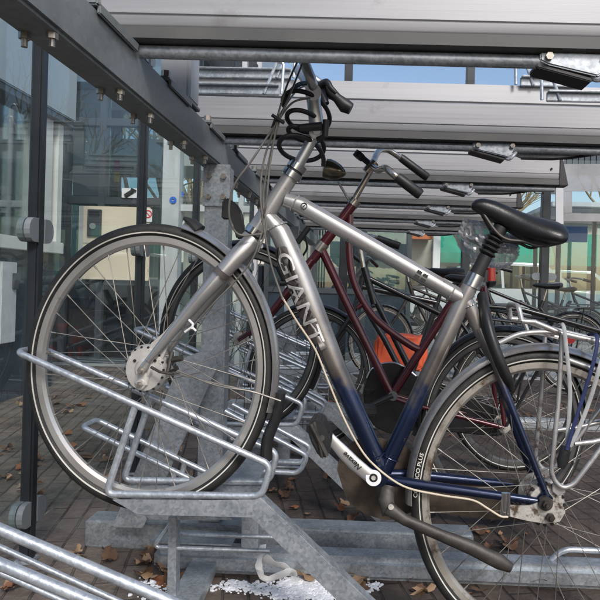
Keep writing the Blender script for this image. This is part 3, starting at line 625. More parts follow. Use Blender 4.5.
# rear wheel
rw = wheel(BK, rc, 147*MPP, rim='rimdirty', flange=0.046, hubw=0.034, name='rear_wheel', rot=0.07)
hr = rc+Vector((0, -0.046, 0)); g = NB()
revolve(g, hr, [(0.0001, -0.008), (0.044, -0.006), (0.050, 0.0), (0.055, 0.010), (0.055, 0.018), (0.0001, 0.018)], AX, 40); obj('drum', g, 'hubdirty', rw)
g = NB()
for i in range(16):
    a = 2*math.pi*i/16; disc(g, hr+Vector((math.cos(a)*0.048*AX, -0.0035, math.sin(a)*0.048)), 0.004, 0.005, 1, 8, 0.0003)
obj('vent_holes', g, 'darkhole', rw)
g = NB(); pprism(g, [(509, 505), (530, 506), (548, 498), (558, 502), (566, 512), (560, 522), (545, 524), (528, 521), (510, 517)], 1.432, 1.436, 0.0012); obj('brake_plate', g, 'hubdirty', rw)
g = NB(); p = W(546, 504, 1.425); tube(g, [p+Vector((0, 0.012, 0)), p], 0.016, 20); tube(g, [p, p+Vector((0, -0.010, 0))], 0.0095, 6); tube(g, [p, p+Vector((0, -0.018, 0))], 0.005, 10)
p = W(550, 517, 1.43); tube(g, [p, p+Vector((0, -0.008, 0))], 0.010, 6); tube(g, [p, p+Vector((0, -0.013, 0))], 0.0045, 10); obj('axle_nuts', g, 'standmetal', rw)
# mudguards
fender(BK, fc, 145*MPP, 76, -16, 'fender'); fender(BK, rc, 147*MPP, 184, 15, 'fender')
g = NB(); tube(g, PT((184, 218, YB), (192, 223, YB), (199, 231, YB)), [0.004, 0.012, 0.018], 12, 1.5, (0, 1, 0)); obj('mudguard_tip', g, 'blackplastic', BK)
g = NB(); tube(g, crom(PT((281, 392, YB), (277, 415, YB), (268, 438, YB), (266, 459, YB)), 4), [0.012, 0.015], 12, 2.0, (0, 1, 0)); obj('mud_flap', g, 'blackplastic', BK)
# frame
g = NB(); HT = PT((291, 176, YB), (256, 230, YB))
tube(g, [HT[0], HT[0]*0.5+HT[1]*0.5, HT[1]], [0.0195, 0.0205, 0.0215], 24)
tube(g, PT((285, 200, YB), (300, 205, YB), (463, 299, YB)), [0.017, 0.0205, 0.0195], 24)
tube(g, PT((266, 216, YB), (280, 232, YB), (300, 275, YB), (335, 365, YB), (382, 470, YB)), [0.020, 0.0255, 0.0270, 0.0245, 0.021], 28)
tube(g, PT((474, 278, YB), (463, 300, YB), (384, 470, YB)), [0.0185, 0.0205, 0.0195], 24)
tube(g, [W(378, 472, YB)+Vector((0, -0.038, 0)), W(378, 472, YB)+Vector((0, 0.038, 0))], 0.024, 24)
tube(g, PT((462, 297, YB), (470, 308, YB), (484, 342, YB)), [0.019, 0.018, 0.013], 20)
obj('frame', g, 'framepaint', BK)
for s in (-1, 1):
    g = NB(); a = W(484, 341, YB); b_ = W(546, 495, 1.45); d_ = W(500, 383, YB)
    tube(g, [Vector((a.x-0.012, YB+s*0.008, a.z+0.03)), Vector((d_.x, YB+s*0.030, d_.z)), Vector((b_.x, YB+s*0.056, b_.z))], [0.0105, 0.0085, 0.0075], 14); obj('seat_stay', g, 'framepaint', BK)
    g = NB(); a = W(384, 477, YB); b_ = W(543, 502, 1.444); d_ = W(412, 484, 1.46)
    tube(g, [Vector((a.x, YB+s*0.022, a.z)), Vector((d_.x, YB+s*0.036, d_.z)), Vector((b_.x, YB+s*0.056, b_.z))], [0.0125, 0.0125, 0.009], 14)
    g2 = [W(536, 498, 1.444), W(545, 488, 1.444), W(553, 498, 1.444), W(552, 508, 1.444), W(540, 507, 1.444)]
    prism(g, [(p.x, p.z) for p in g2], YB+s*0.0565-0.003, YB+s*0.0565+0.003, 0.001); obj('chain_stay', g, 'framepaint', BK)
# headset
ax_ = (HT[0]-HT[1]).normalized()
for q0, q1, r_ in ((HT[0]-ax_*0.004, HT[0]+ax_*0.012, .0245), (HT[0]+ax_*0.018, HT[0]+ax_*0.034, .0235), (HT[1]-ax_*0.012, HT[1]+ax_*0.004, .0245)):
    g = NB(); tube(g, [q0, q1], r_, 24); obj('headset_cup', g, 'chrome', BK)
g = NB(); tube(g, [HT[0]+ax_*0.010, HT[0]+ax_*0.020], 0.0215, 24); tube(g, [HT[1]-ax_*0.016, HT[1]-ax_*0.010], 0.0225, 20); obj('headset_seal', g, 'blackplastic', BK)
# fork
g = NB(); cw = HT[1]-ax_*0.016
tube(g, [cw, W(249, 240, YB)], [0.0215, 0.0225], 20)
for s in (-1, 1):
    P_ = PT((251, 240, 1.455), (235, 258, 1.455), (200, 298, 1.452), (170, 334, 1.447), (148, 361, 1.445)); P_ = [Vector((p.x, YB+s*(0.018, 0.040, 0.047, 0.050, 0.052)[i], p.z)) for i, p in enumerate(P_)]
    tube(g, P_, [0.0225, 0.0215, 0.0165, 0.012, 0.0085], 18)
    tube(g, [P_[-1], fc+Vector((0, s*0.052, 0))], [0.0085, 0.012], 14, 0.5, (0, 1, 0))
fk = obj('fork', g, 'silverpaint', BK)
g = NB(); P_ = PT((224, 271, 1.453), (220, 275.5, 1.453)); tube(g, P_, 0.0207, 18); obj('fork_band', g, 'darkband', fk)
g = NB(); tube(g, PT((185, 332, 1.430), (192, 327, 1.425), (196, 331, 1.425)), 0.003, 8); tube(g, PT((189, 320, 1.430), (193, 324, 1.425), (192, 329, 1.425)), 0.003, 8); obj('cable_clip', g, 'tissue', fk)
# reaction arm from hub cover up along the leg
g = NB(); pprism(g, [(150, 344), (163, 333), (176, 318), (168, 345), (160, 366), (150, 372)], 1.458, 1.466, 0.002); obj('torque_arm', g, 'hub', BK)
g = NB(); tube(g, PT((151, 367, 1.43), (160, 372, 1.425), (173, 374, 1.425)), 0.0035, 8); tube(g, PT((172, 352, 1.47), (168, 372, 1.46), (178, 368, 1.46)), 0.006, 8); tube(g, PT((168, 361, 1.47), (182, 358, 1.46)), 0.007, 8)
obj('brake_arm', g, 'standmetal', BK)
# black lamp bracket dangling in front of the head tube
g = NB(); pprism(g, [(222, 200), (226, 197), (236, 203), (241, 212), (243, 225), (244, 238), (236, 239), (233, 220), (229, 217), (221, 219)], 1.60, 1.625, 0.004); obj('lamp_bracket', g, 'blackplastic', BK)
# weld beads
def bead(px, d, r_):
    c = W(*px, YB); d = Vector(d).normalized(); u = Vector((0, 1, 0)); v_ = d.cross(u); gg = NB()
    tube(gg, [c+(u*math.cos(a)+v_*math.sin(a))*(r_+0.0006*math.sin(a*19)) for a in [2*math.pi*k/64 for k in range(65)]], 0.0022, 6, caps=False); return obj('weld_bead', gg, 'framepaint', BK)
bead((295, 203.5), W(463, 299, YB)-W(300, 205, YB), 0.0205); bead((277, 227), W(300, 275, YB)-W(280, 232, YB), 0.0252); bead((451, 293), W(463, 299, YB)-W(300, 205, YB), 0.0205); bead((468, 306), W(484, 342, YB)-W(470, 308, YB), 0.0185)
bead((376, 456), W(382, 470, YB)-W(335, 365, YB), 0.0222); bead((390, 457), W(384, 470, YB)-W(463, 300, YB), 0.0202)
# stem and handlebar
g = NB(); tube(g, [HT[0]+ax_*0.03, W(317, 131, YB)], 0.0135, 18); obj('quill', g, 'stemalloy', BK)
g = NB(); tube(g, PT((317, 134, YB), (317, 128, YB), (314, 104, YB), (313, 93, YB)), [0.017, 0.0185, 0.0165, 0.019], 20, 0.85, (0, 1, 0)); 
tube(g, [W(317, 131, YB-0.022), W(317, 131, YB+0.022)], 0.019, 24); tube(g, [W(313, 92, YB-0.02), W(313, 92, YB+0.02)], 0.0195, 24)
sm = obj('stem', g, 'stemalloy', BK)
g = NB(); tube(g, [W(317, 131, YB-0.0225), W(317, 131, YB-0.026)], 0.0085, 20); obj('pivot_bolt', g, 'chrome', sm)
g = NB()
nearb = crom(PT((313, 92, 1.50), (312, 82, 1.475), (305, 64, 1.468), (298, 44, 1.468), (300, 24, 1.468), (318, 14, 1.468), (335, 18, 1.468)), 6); tube(g, nearb, 0.0125, 16)
farb = crom(PT((313, 92, 1.50), (311, 88, 1.56), (304, 78, 1.64), (298, 70, 1.72), (304, 72, 1.80), (318, 82, 1.82), (325, 87, 1.82)), 6); tube(g, farb, 0.0125, 16)
hb = obj('handlebar', g, 'stemalloy', BK)
for pts, r_ in ((PT((322, 86, 1.82), (330, 92, 1.82), (337, 98, 1.82), (345, 106, 1.82), (351, 109, 1.82)), [0.016, 0.018, 0.014, 0.021, 0.017]), (PT((333, 17, 1.47), (362, 32, 1.47)), [0.017, 0.017])):
    g = NB(); tube(g, pts, r_, 18); obj('grip', g, 'blackplastic', BK)
g = NB(); tube(g, crom(PT((322, 84, 1.80), (327, 82, 1.78), (331, 88, 1.77), (336, 93, 1.77)), 4), [0.011, 0.006], 10); tube(g, PT((318, 84, 1.82), (326, 104, 1.80)), [0.016, 0.010], 10); obj('brake_lever', g, 'blackplastic', BK)
for pts in (((303, 62, 1.45), (291, 92, 1.43), (279, 122, 1.42), (268, 165, 1.43), (263, 200, 1.435), (266, 228, 1.44), (258, 252, 1.44)),
            ((299, 58, 1.455), (286, 88, 1.43), (275, 125, 1.42), (263, 165, 1.43), (261, 205, 1.43), (270, 260, 1.45), (283, 300, 1.455)),
            ((310, 98, 1.44), (292, 103, 1.42), (276, 124, 1.42), (252, 160, 1.40), (234, 186, 1.40), (229, 214, 1.41), (238, 234, 1.43), (262, 234, 1.44)),
            ((318, 86, 1.80), (300, 88, 1.6), (284, 108, 1.44), (277, 125, 1.42), (270, 165, 1.425), (266, 205, 1.43), (262, 222, 1.45))):
    g = NB(); tube(g, crom(PT(*pts), 6), 0.0024, 8); obj('brake_cable', g, 'cable', BK)
g = NB(); tube(g, PT((272, 115, 1.41), (284, 123, 1.41)), 0.004, 8); tube(g, PT((272, 128, 1.42), (276, 117, 1.41)), 0.003, 8); obj('cable_tie', g, 'ink', BK)
g = NB(); tube(g, crom(PT((282, 297, 1.457), (298, 323, 1.470), (315, 349, 1.475), (327, 378, 1.475), (342, 414, 1.47), (357, 443, 1.46), (373, 464, 1.44), (403, 486, 1.43), (440, 495, 1.43), (472, 500, 1.43), (487, 508, 1.43), (500, 516, 1.425), (508, 517, 1.425)), 6), 0.0024, 8); obj('brake_cable', g, 'cablecream', BK)
g = NB(); tube(g, crom(PT((186, 334, 1.44), (172, 360, 1.44), (190, 365, 1.43), (235, 376, 1.42), (276, 400, 1.44)), 5), 0.0016, 6)
g.free()
g = NB(); tube(g, crom(PT((193, 326, 1.44), (215, 302, 1.44), (240, 276, 1.44), (254, 256, 1.44), (262, 232, 1.44)), 6), 0.0022, 8); obj('brake_cable', g, 'cable', BK)
g = NB(); a = W(172, 372, 1.47); tube(g, crom([a]+PT((210, 382, 1.52), (250, 391, 1.54), (282, 401, 1.545)), 5), 0.0022, 6); a = W(172, 368, 1.46); tube(g, crom([a]+PT((215, 385, 1.45), (250, 391, 1.45), (281, 401, 1.46)), 5), 0.0022, 6); obj('mudguard_stay', g, 'spoke', BK)
# seatpost, clamp, saddle
g = NB(); tube(g, PT((471, 287, YB), (477, 275, YB)), 0.0225, 24); tube(g, [W(480, 283, YB-0.012), W(482, 284, YB+0.012)], 0.008, 10); obj('seat_clamp', g, 'chrome', BK)
g = NB(); tube(g, PT((474, 279, YB), (486, 256, YB)), 0.0165, 20)
for i in range(5):
    x = 486+i*2.6; y = 255-i*4.6; tube(g, PT((x, y, YB), (x+1.0, y-1.8, YB), (x+1.3, y-2.3, YB), (x+2.3, y-4.1, YB)), [0.015, 0.0215, 0.0215, 0.015], 20)
tube(g, PT((496, 236, YB), (501, 227, YB)), 0.018, 16); obj('seat_post', g, 'blackplastic', BK)
g = NB()
secs = []
for x, yt, yb, hw in ((471.5, 203, 207, .008), (474, 199.5, 210, .017), (481, 198, 214, .021), (492, 200.5, 220, .024), (505, 206, 228, .030), (518, 212, 236, .042), (530, 216, 242, .056), (543, 219, 245, .068), (553, 222, 247, .072), (560, 226, 245, .064), (564, 231, 240, .035)):
    p = W(x, (yt+yb)/2, YB); hh = (yb-yt)/2*MPP
    secs.append((Vector(p), Vector((0, hw, 0)), Vector((hh*0.25, 0, hh))))
P2 = []
for i in range(len(secs)-1):
    for k in range(3):
        t_ = k/3; P2.append(tuple(secs[i][j]*(1-t_)+secs[i+1][j]*t_ for j in range(3)))
P2.append(secs[-1]); loft(g, P2, 24)
for v_ in g.verts:      # droop the wings, dish the top a little
    d_ = abs(v_.co.y-YB)
    v_.co.z += -d_*d_*3.0 + 0.0
bmesh.ops.smooth_vert(g, verts=g.verts, factor=0.5, use_axis_x=True, use_axis_y=True, use_axis_z=True)
sa = obj('saddle', g, 'saddlevinyl', BK)
for s in (-1, 1):
    g = NB(); q = PT((482, 213, YB), (494, 232, YB), (505, 240, YB), (520, 242, YB), (535, 247, YB), (548, 243, YB))
    tube(g, crom([Vector((p.x, YB+s*(0.008, 0.02, 0.022, 0.022, 0.035, 0.045)[i], p.z)) for i, p in enumerate(q)], 5), 0.0038, 8); obj('saddle_rail', g, 'standmetal', sa)
g = NB(); tube(g, PT((491, 268, YB), (491, 281, YB)), 0.011, 14, 0.8, (0, 1, 0)); obj('rear_light', g, 'redlens', BK)
g = NB(); tube(g, PT((486, 270, YB), (485, 282, YB)), 0.008, 10); obj('light_mount', g, 'blackplastic', BK)
# crank, pedals, bottom guard
g = NB(); ci = [(373.5, 478.5), (366, 473), (354, 463), (343, 452), (333, 441), (326, 433)]
tube(g, PT(*[(x, y, 1.408) for x, y in ci]), [0.0165, 0.0150, 0.0155, 0.0150, 0.0120, 0.0105], 20, 0.40, (0, 1, 0)); 
tube(g, [W(373.5, 478, 1.40), W(373.5, 478, 1.44)], 0.0175, 24); tube(g, [W(326, 434, 1.398), W(326, 434, 1.418)], 0.012, 20); ck = obj('crank', g, 'crankalloy', BK)
g = NB(); disc(g, W(373.5, 478, 1.3985), 0.0095, 0.003, 1, 20, 0.0003); obj('crank_bolt_recess', g, 'darkhole', ck)
g = NB(); tube(g, [W(373.5, 478, 1.399), W(373.5, 478, 1.395)], 0.0055, 6); obj('crank_bolt', g, 'bolt', ck)
bm_ = textmesh('Nexave', 0.0165, 0.0003, 0.25); ux = (W(346, 452, 1.40)-W(366, 471, 1.40)).normalized(); ux.y = 0
uxx = -ux; uy = Vector((-uxx.z, 0, uxx.x)); 
text_flat(bm_, W(352.5, 461, 1.40)+Vector((0, -0.0005, 0)), ux*1.0, -uy*1.0); obj('lettering', bm_, 'ink', ck, smooth=False)
g = NB(); q = [(307, 428), (313, 420), (322, 422), (331, 440), (330, 452), (324, 460), (318, 456), (310, 441)]
pprism(g, q, 1.29, 1.375, 0.004); pdl = obj('pedal', g, 'blackplastic', BK)
g = NB(); tube(g, PT((311, 424, 1.285), (319, 440, 1.285), (327, 456, 1.285)), 0.005, 8); tube(g, PT((314, 422, 1.287), (320, 444, 1.285), (322, 457, 1.287)), 0.004, 8); tube(g, [W(322, 438, 1.285), W(326, 434, 1.40)], 0.006, 10); obj('pedal_cage', g, 'standmetal', pdl)
g = NB(); q = PT((378, 478, 1.575), (425, 517, 1.575)); tube(g, q, [0.015, 0.011], 14, 0.5, (0, 1, 0)); obj('crank', g, 'crankalloy', BK)
g = NB(); bevbox(g, (q[1].x-0.03, 1.60, q[1].z-0.012), (q[1].x+0.03, 1.69, q[1].z+0.012), 0.004); obj('pedal', g, 'blackplastic', BK)
g = NB(); q = [W(x, y, 1.545) for x, y in [(337, 470), (345, 450), (362, 440), (388, 441), (410, 450), (420, 470), (470, 478), (545, 486), (553, 505), (535, 522), (430, 512), (412, 512), (390, 520), (362, 512), (345, 495)]]
q = crom(q[-2:]+q+q[:2], 4)[8:-8]
prism(g, [(p.x, p.z) for p in q], 1.545, 1.565); obj('chain_case', g, 'muddark', BK)
# kickstand
g = NB(); tube(g, PT((388, 486, 1.47), (386, 500, 1.455), (389, 515, 1.45)), [0.016, 0.019, 0.016], 14, 0.6, (0, 1, 0))
tube(g, PT((388, 508, 1.445), (405, 520, 1.435), (440, 535, 1.42), (470, 547, 1.41), (500, 562, 1.40), (511, 568, 1.40)), [0.017, 0.013, 0.0135, 0.0165, 0.0175, 0.011], 16, 0.8, (0, 1, 0)); ks = obj('kickstand', g, 'standmetal', BK)
g = NB(); tube(g, [W(391, 507, 1.44), W(391, 507, 1.43)], 0.0065, 12); obj('pivot_bolt', g, 'bolt', ks)
g = NB(); tube(g, PT((506, 493, 1.443), (505, 516, 1.443)), 0.011, 12, 0.6, (0, 1, 0)); tube(g, PT((509, 493, 1.435), (508.5, 516, 1.435)), 0.004, 8); obj('stay_clamp', g, 'chrome', BK)
# ring lock at the seat stays
g = NB(); ringp = PT((482, 296, 1.53), (486, 318, 1.48), (492, 340, 1.455), (500, 362, 1.452), (507, 378, 1.47), (509, 386, 1.50)); tube(g, crom(ringp, 5), [0.012, 0.019, 0.018, 0.016, 0.011, 0.010][:2]+[0.016], 14) if False else tube(g, crom(ringp, 5), 0.0125, 14, 1.4, (0, 1, 0)); obj('ring_lock', g, 'blackplastic', BK)
# rear carrier
CRM = 'whitecarrier'
for s in (-1, 1):
    g = NB(); yy = YB+s*0.055
    q = [W(x, y, 1.45) for x, y in [(521, 321), (534, 322), (560, 333), (612, 345), (700, 362)]]; tube(g, [Vector((p.x, yy, p.z)) for p in q], 0.0065, 12)
    q = [W(x, y, 1.45) for x, y in [(560, 334), (559, 350), (556, 400), (552, 440), (549, 470), (553, 480), (561, 486), (571, 482), (600, 444), (640, 392)]]; tube(g, fillet([Vector((p.x, yy-s*0.0+s*0.012, p.z)) for p in q], 0.015), 0.0056, 12)
    q = [W(x, y, 1.45) for x, y in [(560, 357), (585, 366), (615, 378)]]; tube(g, [Vector((p.x, yy+s*0.012, p.z)) for p in q], 0.006, 10)
    q = [W(x, y, 1.45) for x, y in [(572, 442), (590, 440), (625, 432)]]; tube(g, [Vector((p.x, yy+s*0.012, p.z)) for p in q], 0.0055, 10)
    q = [W(x, y, 1.45) for x, y in [(551, 482), (562, 482), (564, 491), (556, 494), (551, 490)]]; prism(g, [(p.x, p.z) for p in q], yy+s*0.004-0.003, yy+s*0.004+0.003, 0.001)
    obj('carrier_side', g, CRM, BK)
g = NB(); a = W(517, 317, YB); e_ = W(521, 321, 1.45)
tube(g, fillet([Vector((e_.x, YB-0.055, e_.z)), Vector((a.x-0.01, YB-0.05, a.z+0.028)), Vector((a.x-0.01, YB+0.05, a.z+0.028)), Vector((e_.x, YB+0.055, e_.z))], 0.02), 0.0065, 10)
tube(g, PT((524, 322, YB), (528, 332, YB), (545, 334, YB), (558, 337, YB)), 0.006, 8)
tube(g, crom(PT((499, 343, 1.45), (520, 334, 1.45), (545, 332, 1.45), (558, 333, 1.45)), 5), 0.006, 10)
for x, y in ((560, 334), (600, 342)):
    p = W(x, y, 1.45); tube(g, [Vector((p.x, YB-0.055, p.z)), Vector((p.x, YB+0.055, p.z))], 0.0055, 10)
tube(g, PT((530, 323, YB), (640, 350, YB)), 0.005, 8); obj('carrier_frame', g, CRM, BK)
# lettering on the down tube, wrapped round the tube
def wraptext(txt, size, off, mat, r_extra, name, p0, p1, rad, parent, asp=1.0, tilt=0.25, shift=0.0):
    a, b_ = p0, p1; d = (b_-a).normalized(); L = (b_-a).length
    u = d.cross(Vector((0, 1, 0))).normalized()       # across the tube, in the bike plane
    if u.x < 0: u = -u
    bm_ = textmesh(txt, size, off)
    bmesh.ops.triangulate(bm_, faces=bm_.faces[:])
    bmesh.ops.subdivide_edges(bm_, edges=[e_ for e_ in bm_.edges if e_.calc_length() > 0.008], cuts=2, use_grid_fill=False)
    rad_ = rad+r_extra
    for v_ in bm_.verts:
        s_ = v_.co.x*asp+L/2+shift; th = v_.co.y/rad_+tilt
        v_.co = a+d*s_+u*math.sin(th)*rad_+Vector((0, -1, 0))*math.cos(th)*rad_
    return obj(name, bm_, mat, parent, smooth=False)
A0, A1 = W(287, 249, YB), W(323, 335, YB)
A0, A1 = W(284, 248, YB), W(323, 346, YB)
wraptext('GIANT', 0.056, 0.0125, 'letterdark', 0.0008, 'lettering_outline', A0, A1, 0.0268, BK, 1.38, -0.36)
wraptext('GIANT', 0.056, 0.0002, 'letterlight', 0.0016, 'lettering', A0, A1, 0.0268, BK, 1.38, -0.36)
g = NB(); p = W(304, 206, 1.4795); revolve(g, p, [(0.0062, -0.001), (0.0082, -0.001), (0.0082, 0.0015), (0.0062, 0.0015)], 1, 24); tube(g, [p+Vector((-0.003, -0.0005, -0.003)), p+Vector((0.003, -0.0005, 0.003))], 0.001, 6); obj('round_badge', g, 'ink', BK)
tt = W(410, 270, YB); te = W(434, 284, YB)
wraptext('▪▪', 0.001, 0, 'ink', 0, 'x', tt, te, 0.02, BK) if False else None
d_ = (te-tt).normalized(); u_ = Vector((-d_.z, 0, d_.x))
for i, (s_, o_) in enumerate(((-0.010, 0.007), (0.006, 0.007), (-0.010, -0.005), (0.006, -0.005))):
    g = NB(); cc = W(421, 277, YB)+d_*s_+u_*o_+Vector((0, -0.0185, 0)); q = [cc+d_*a*0.006+u_*b_*0.004 for a, b_ in ((-1, -1), (1, -1), (1, 1), (-1, 1))]
    prism(g, [(p.x, p.z) for p in q], cc.y-0.0025, cc.y+0.003); obj('decal', g, 'ink', BK, smooth=False)
# tyre lettering
def arctext(txt, size, c, rad, a_mid, y, mat, parent):
    bm_ = textmesh(txt, size, 0.0002)
    for v_ in bm_.verts:
        th = R(a_mid)-v_.co.x/rad; rr_ = rad+v_.co.y
        v_.co = Vector((c[0]+rr_*AX*math.cos(th), y, c[2]+rr_*math.sin(th)))
    return obj('lettering', bm_, mat, parent, smooth=False)
arctext('CONTICO PLUS', 0.015, rc, 147*MPP-0.013, 172, YB-0.0205, 'stripe', rw)

# ---- things on the silver bicycle
t = thing('cable_lock', 'black coiled cable lock wound round the handlebar stem of the silver bicycle', 'bicycle lock', W(305, 130, YB))
g = NB(); pts = []
for i in range(150):
    a = i/150*2*math.pi*3.7+2.2; k = i/150
    cx_ = 303+4*math.sin(k*5)+3*k; cy_ = 104+k*54; rx_ = 20+3*math.sin(k*9); ry_ = 17+5*math.sin(k*7+1)
    pts.append(W(cx_+rx_*math.cos(a), cy_+ry_*math.sin(a)*(0.8)+5*math.cos(a), YB+0.015+0.055*math.sin(a+0.7)))
pts = crom(PT((318, 84, 1.56), (300, 84, 1.5), (286, 96, 1.46)), 4)+pts[4:]
tube(g, pts, 0.0058, 10); obj('coil', g, 'blackplastic', t)
g = NB(); tube(g, PT((300, 128, 1.455), (322, 126, 1.45)), [0.009, 0.010], 12); tube(g, PT((326, 120, 1.46), (325, 136, 1.46), (318, 140, 1.47)), 0.008, 12); obj('lock_barrel', g, 'blackplastic', t)
cb = W(489, 246, 1.57); t = NB(); rings = []; NU, NV = 90, 26
for j in range(NV+1):
    v_ = j/NV; c_ = W(476+14*v_+6*math.sin(v_*3.1), 221+51*v_, 1.57)
    rad = 0.012+0.062*math.sin(math.pi*min(1, v_*0.97+0.05))**0.62
    row = []
    for i in range(NU):
        a = 2*math.pi*i/NU; d3 = Vector((math.cos(a)*1.6, math.sin(a)*1.6, v_*2.2))
        cr_ = abs(((a*9/(2*math.pi)+1.3*noise.noise(d3)+v_*0.6) % 1)*2-1); fine = abs(noise.noise(d3*4.2))
        k = 1-0.26*cr_-0.16*fine+0.22*noise.noise(d3*0.8+Vector((5, 2, 1)))
        row.append(t.verts.new(c_+Vector((math.cos(a)*rad*1.05*k, math.sin(a)*rad*0.62*k, 0.010*noise.noise(d3*2.5)+0.01*math.cos(a)*(v_-0.5)))))
    rings.append(row)
for j in range(NV):
    for i in range(NU): t.faces.new((rings[j][i], rings[j][(i+1) % NU], rings[j+1][(i+1) % NU], rings[j+1][i]))
t.faces.new(rings[-1]); t.faces.new(rings[0][::-1])
tag(obj('plastic_bag', t, 'bagfilm', smooth=False, loc=cb), 'crumpled clear plastic bag tied under the black saddle', 'plastic bag')
def strap(name, pts, r_, mat, label, group):
    g = NB(); tube(g, crom(PT(*pts), 5), r_, 8, 0.35, (0, 1, 0)); o = obj(name, g, mat, loc=W(*pts[0])); return tag(o, label, 'strap', group)
o = thing('luggage_strap', 'pale grey elastic strap hooked over the near carrier rail, left of the blue one', 'strap', W(570, 400, 1.42), 'luggage straps on the silver carrier')
g = NB(); tube(g, crom(PT((556, 326, 1.47), (563, 325, 1.43), (566, 345, 1.42), (570, 390, 1.42), (568, 430, 1.42), (565, 452, 1.42)), 5), 0.0046, 8, 0.4, (0, 1, 0)); obj('band', g, 'strapwhite', o)
g = NB(); tube(g, PT((566, 446, 1.42), (563, 460, 1.42), (561, 468, 1.42)), [0.011, 0.014, 0.008], 12, 0.7, (0, 1, 0)); obj('hook', g, 'blackplastic', o)
o = thing('luggage_strap', 'navy blue elastic strap crossing the rear wheel of the silver bicycle', 'strap', W(580, 400, 1.42), 'luggage straps on the silver carrier')
g = NB(); tube(g, crom(PT((588, 335, 1.47), (597, 336, 1.425), (594, 360, 1.41), (582, 400, 1.41), (571, 435, 1.41), (567, 450, 1.41)), 5), 0.0046, 8, 0.4, (0, 1, 0)); obj('band', g, 'strapblue', o)
o = thing('luggage_strap', 'pale grey elastic strap slanting down from the right edge to the rear hub', 'strap', W(590, 400, 1.42), 'luggage straps on the silver carrier')
g = NB(); tube(g, crom(PT((606, 350, 1.46), (600, 366, 1.42), (590, 400, 1.425), (576, 435, 1.425), (566, 452, 1.425)), 5), 0.0048, 8, 0.4, (0, 1, 0)); obj('band', g, 'strapwhite', o)

# ---- the dark red bicycle
YR = 2.25; KR = YR/F; RB = thing('red_bicycle', 'dark red lowered-frame bicycle with brass headlamp parked second in the row', 'bicycle', (W(380, 500, YR).x, YR, 0))
c1 = W(241, 338, YR); c1.y = YR; c2 = W(502, 424, YR); c2.y = YR
w1 = wheel(RB, c1, 95*KR, rim='rimdark', spoke='spokedark', name='front_wheel'); w2 = wheel(RB, c2, 94*KR, rim='rimdark', spoke='spokedark', name='rear_wheel')
fender(RB, c1, 95*KR, 120, -30, 'blackpaint'); fender(RB, c2, 94*KR, 185, 10, 'blackpaint')
g = NB()
tube(g, PT((354, 203, YR), (322, 246, YR)), [0.018, 0.019], 18)
tube(g, PT((322, 250, YR), (345, 300, YR), (391, 394, YR)), 0.0155, 16)
tube(g, crom(PT((350, 215, YR), (349, 250, YR), (355, 285, YR), (375, 318, YR), (410, 345, YR), (424, 350, YR)), 6), 0.0135, 16)
tube(g, PT((357, 308, YR), (365, 302, YR)), 0.010, 10)
tube(g, PT((392, 395, YR), (447, 310, YR), (481, 262, YR)), 0.0155, 16)
obj('frame', g, 'burgundy', RB)
for s in (-1, 1):
    g = NB(); q = PT((392, 396, YR), (410, 402, YR), (500, 424, YR)); tube(g, [Vector((p.x, YR+s*(0.03, 0.04, 0.06)[i], p.z)) for i, p in enumerate(q)], 0.0085, 10); obj('chain_stay', g, 'burgundy', RB)
    g = NB(); q = PT((479, 262, YR), (488, 320, YR), (501, 423, YR)); tube(g, [Vector((p.x, YR+s*(0.02, 0.045, 0.06)[i], p.z)) for i, p in enumerate(q)], 0.0078, 10); obj('seat_stay', g, 'burgundy', RB)
g = NB(); tube(g, PT((321, 249, YR), (312, 261, YR)), 0.017, 14)
for s in (-1, 1):
    q = PT((312, 260, YR), (290, 290, YR), (262, 325, YR), (241, 339, YR)); tube(g, [Vector((p.x, YR+s*(0.02, 0.042, 0.046, 0.05)[i], p.z)) for i, p in enumerate(q)], [0.014, 0.0135, 0.010, 0.0075], 12)
obj('fork', g, 'burgundy', RB)
for q in (PT((324, 243, YR), (318, 251, YR)), PT((352, 205, YR), (356, 200, YR))):
    g = NB(); tube(g, q, 0.0222, 16); obj('headset_cup', g, 'oldchrome', RB)
g = NB(); tube(g, PT((353, 202, YR), (372, 168, YR)), 0.0115, 14); tube(g, PT((366, 172, YR), (375, 162, YR)), 0.017, 14)
fb = [W(372, 166, YR)]+PT((378, 152, YR+0.16), (387, 150, YR+0.26), (396, 155, YR+0.28), (403, 160, YR+0.29)); tube(g, crom(fb, 6), 0.0115, 12)
nb = [W(372, 166, YR)]+PT((378, 170, YR-0.12), (385, 168, YR-0.24), (393, 174, YR-0.28), (399, 179, YR-0.28)); tube(g, crom(nb, 6), 0.0115, 12); obj('handlebar', g, 'oldchrome', RB)
for q in (PT((400, 157, YR+0.29), (428, 178, YR+0.29)), PT((397, 177, YR-0.28), (421, 195, YR-0.28))):
    g = NB(); tube(g, [q[0], q[0].lerp(q[1], 0.1), q[0].lerp(q[1], 0.93), q[1]], [0.015, 0.0168, 0.0175, 0.0145], 14); obj('grip', g, 'blackplastic', RB)
g = NB(); tube(g, PT((357, 158, YR), (361, 153, YR)), 0.02, 12); tube(g, PT((359, 155, YR), (371, 165, YR)), 0.011, 10); obj('bell', g, 'blackplastic', RB)
g = NB(); hl0, hl1 = W(325, 168, YR-0.02), W(346, 174, YR-0.02); d_ = (hl1-hl0)
tube(g, [hl0, hl0+d_*0.15, hl0+d_*0.4, hl0+d_*0.7, hl0+d_*0.92, hl1], [0.034, 0.0365, 0.034, 0.026, 0.013, 0.003], 24); hd = obj('headlamp', g, 'lampbrass', RB)
g = NB(); tube(g, [hl0-d_*0.10, hl0-d_*0.02, hl0+d_*0.02], [0.010, 0.028, 0.033], 24); obj('lens', g, 'lens', hd)
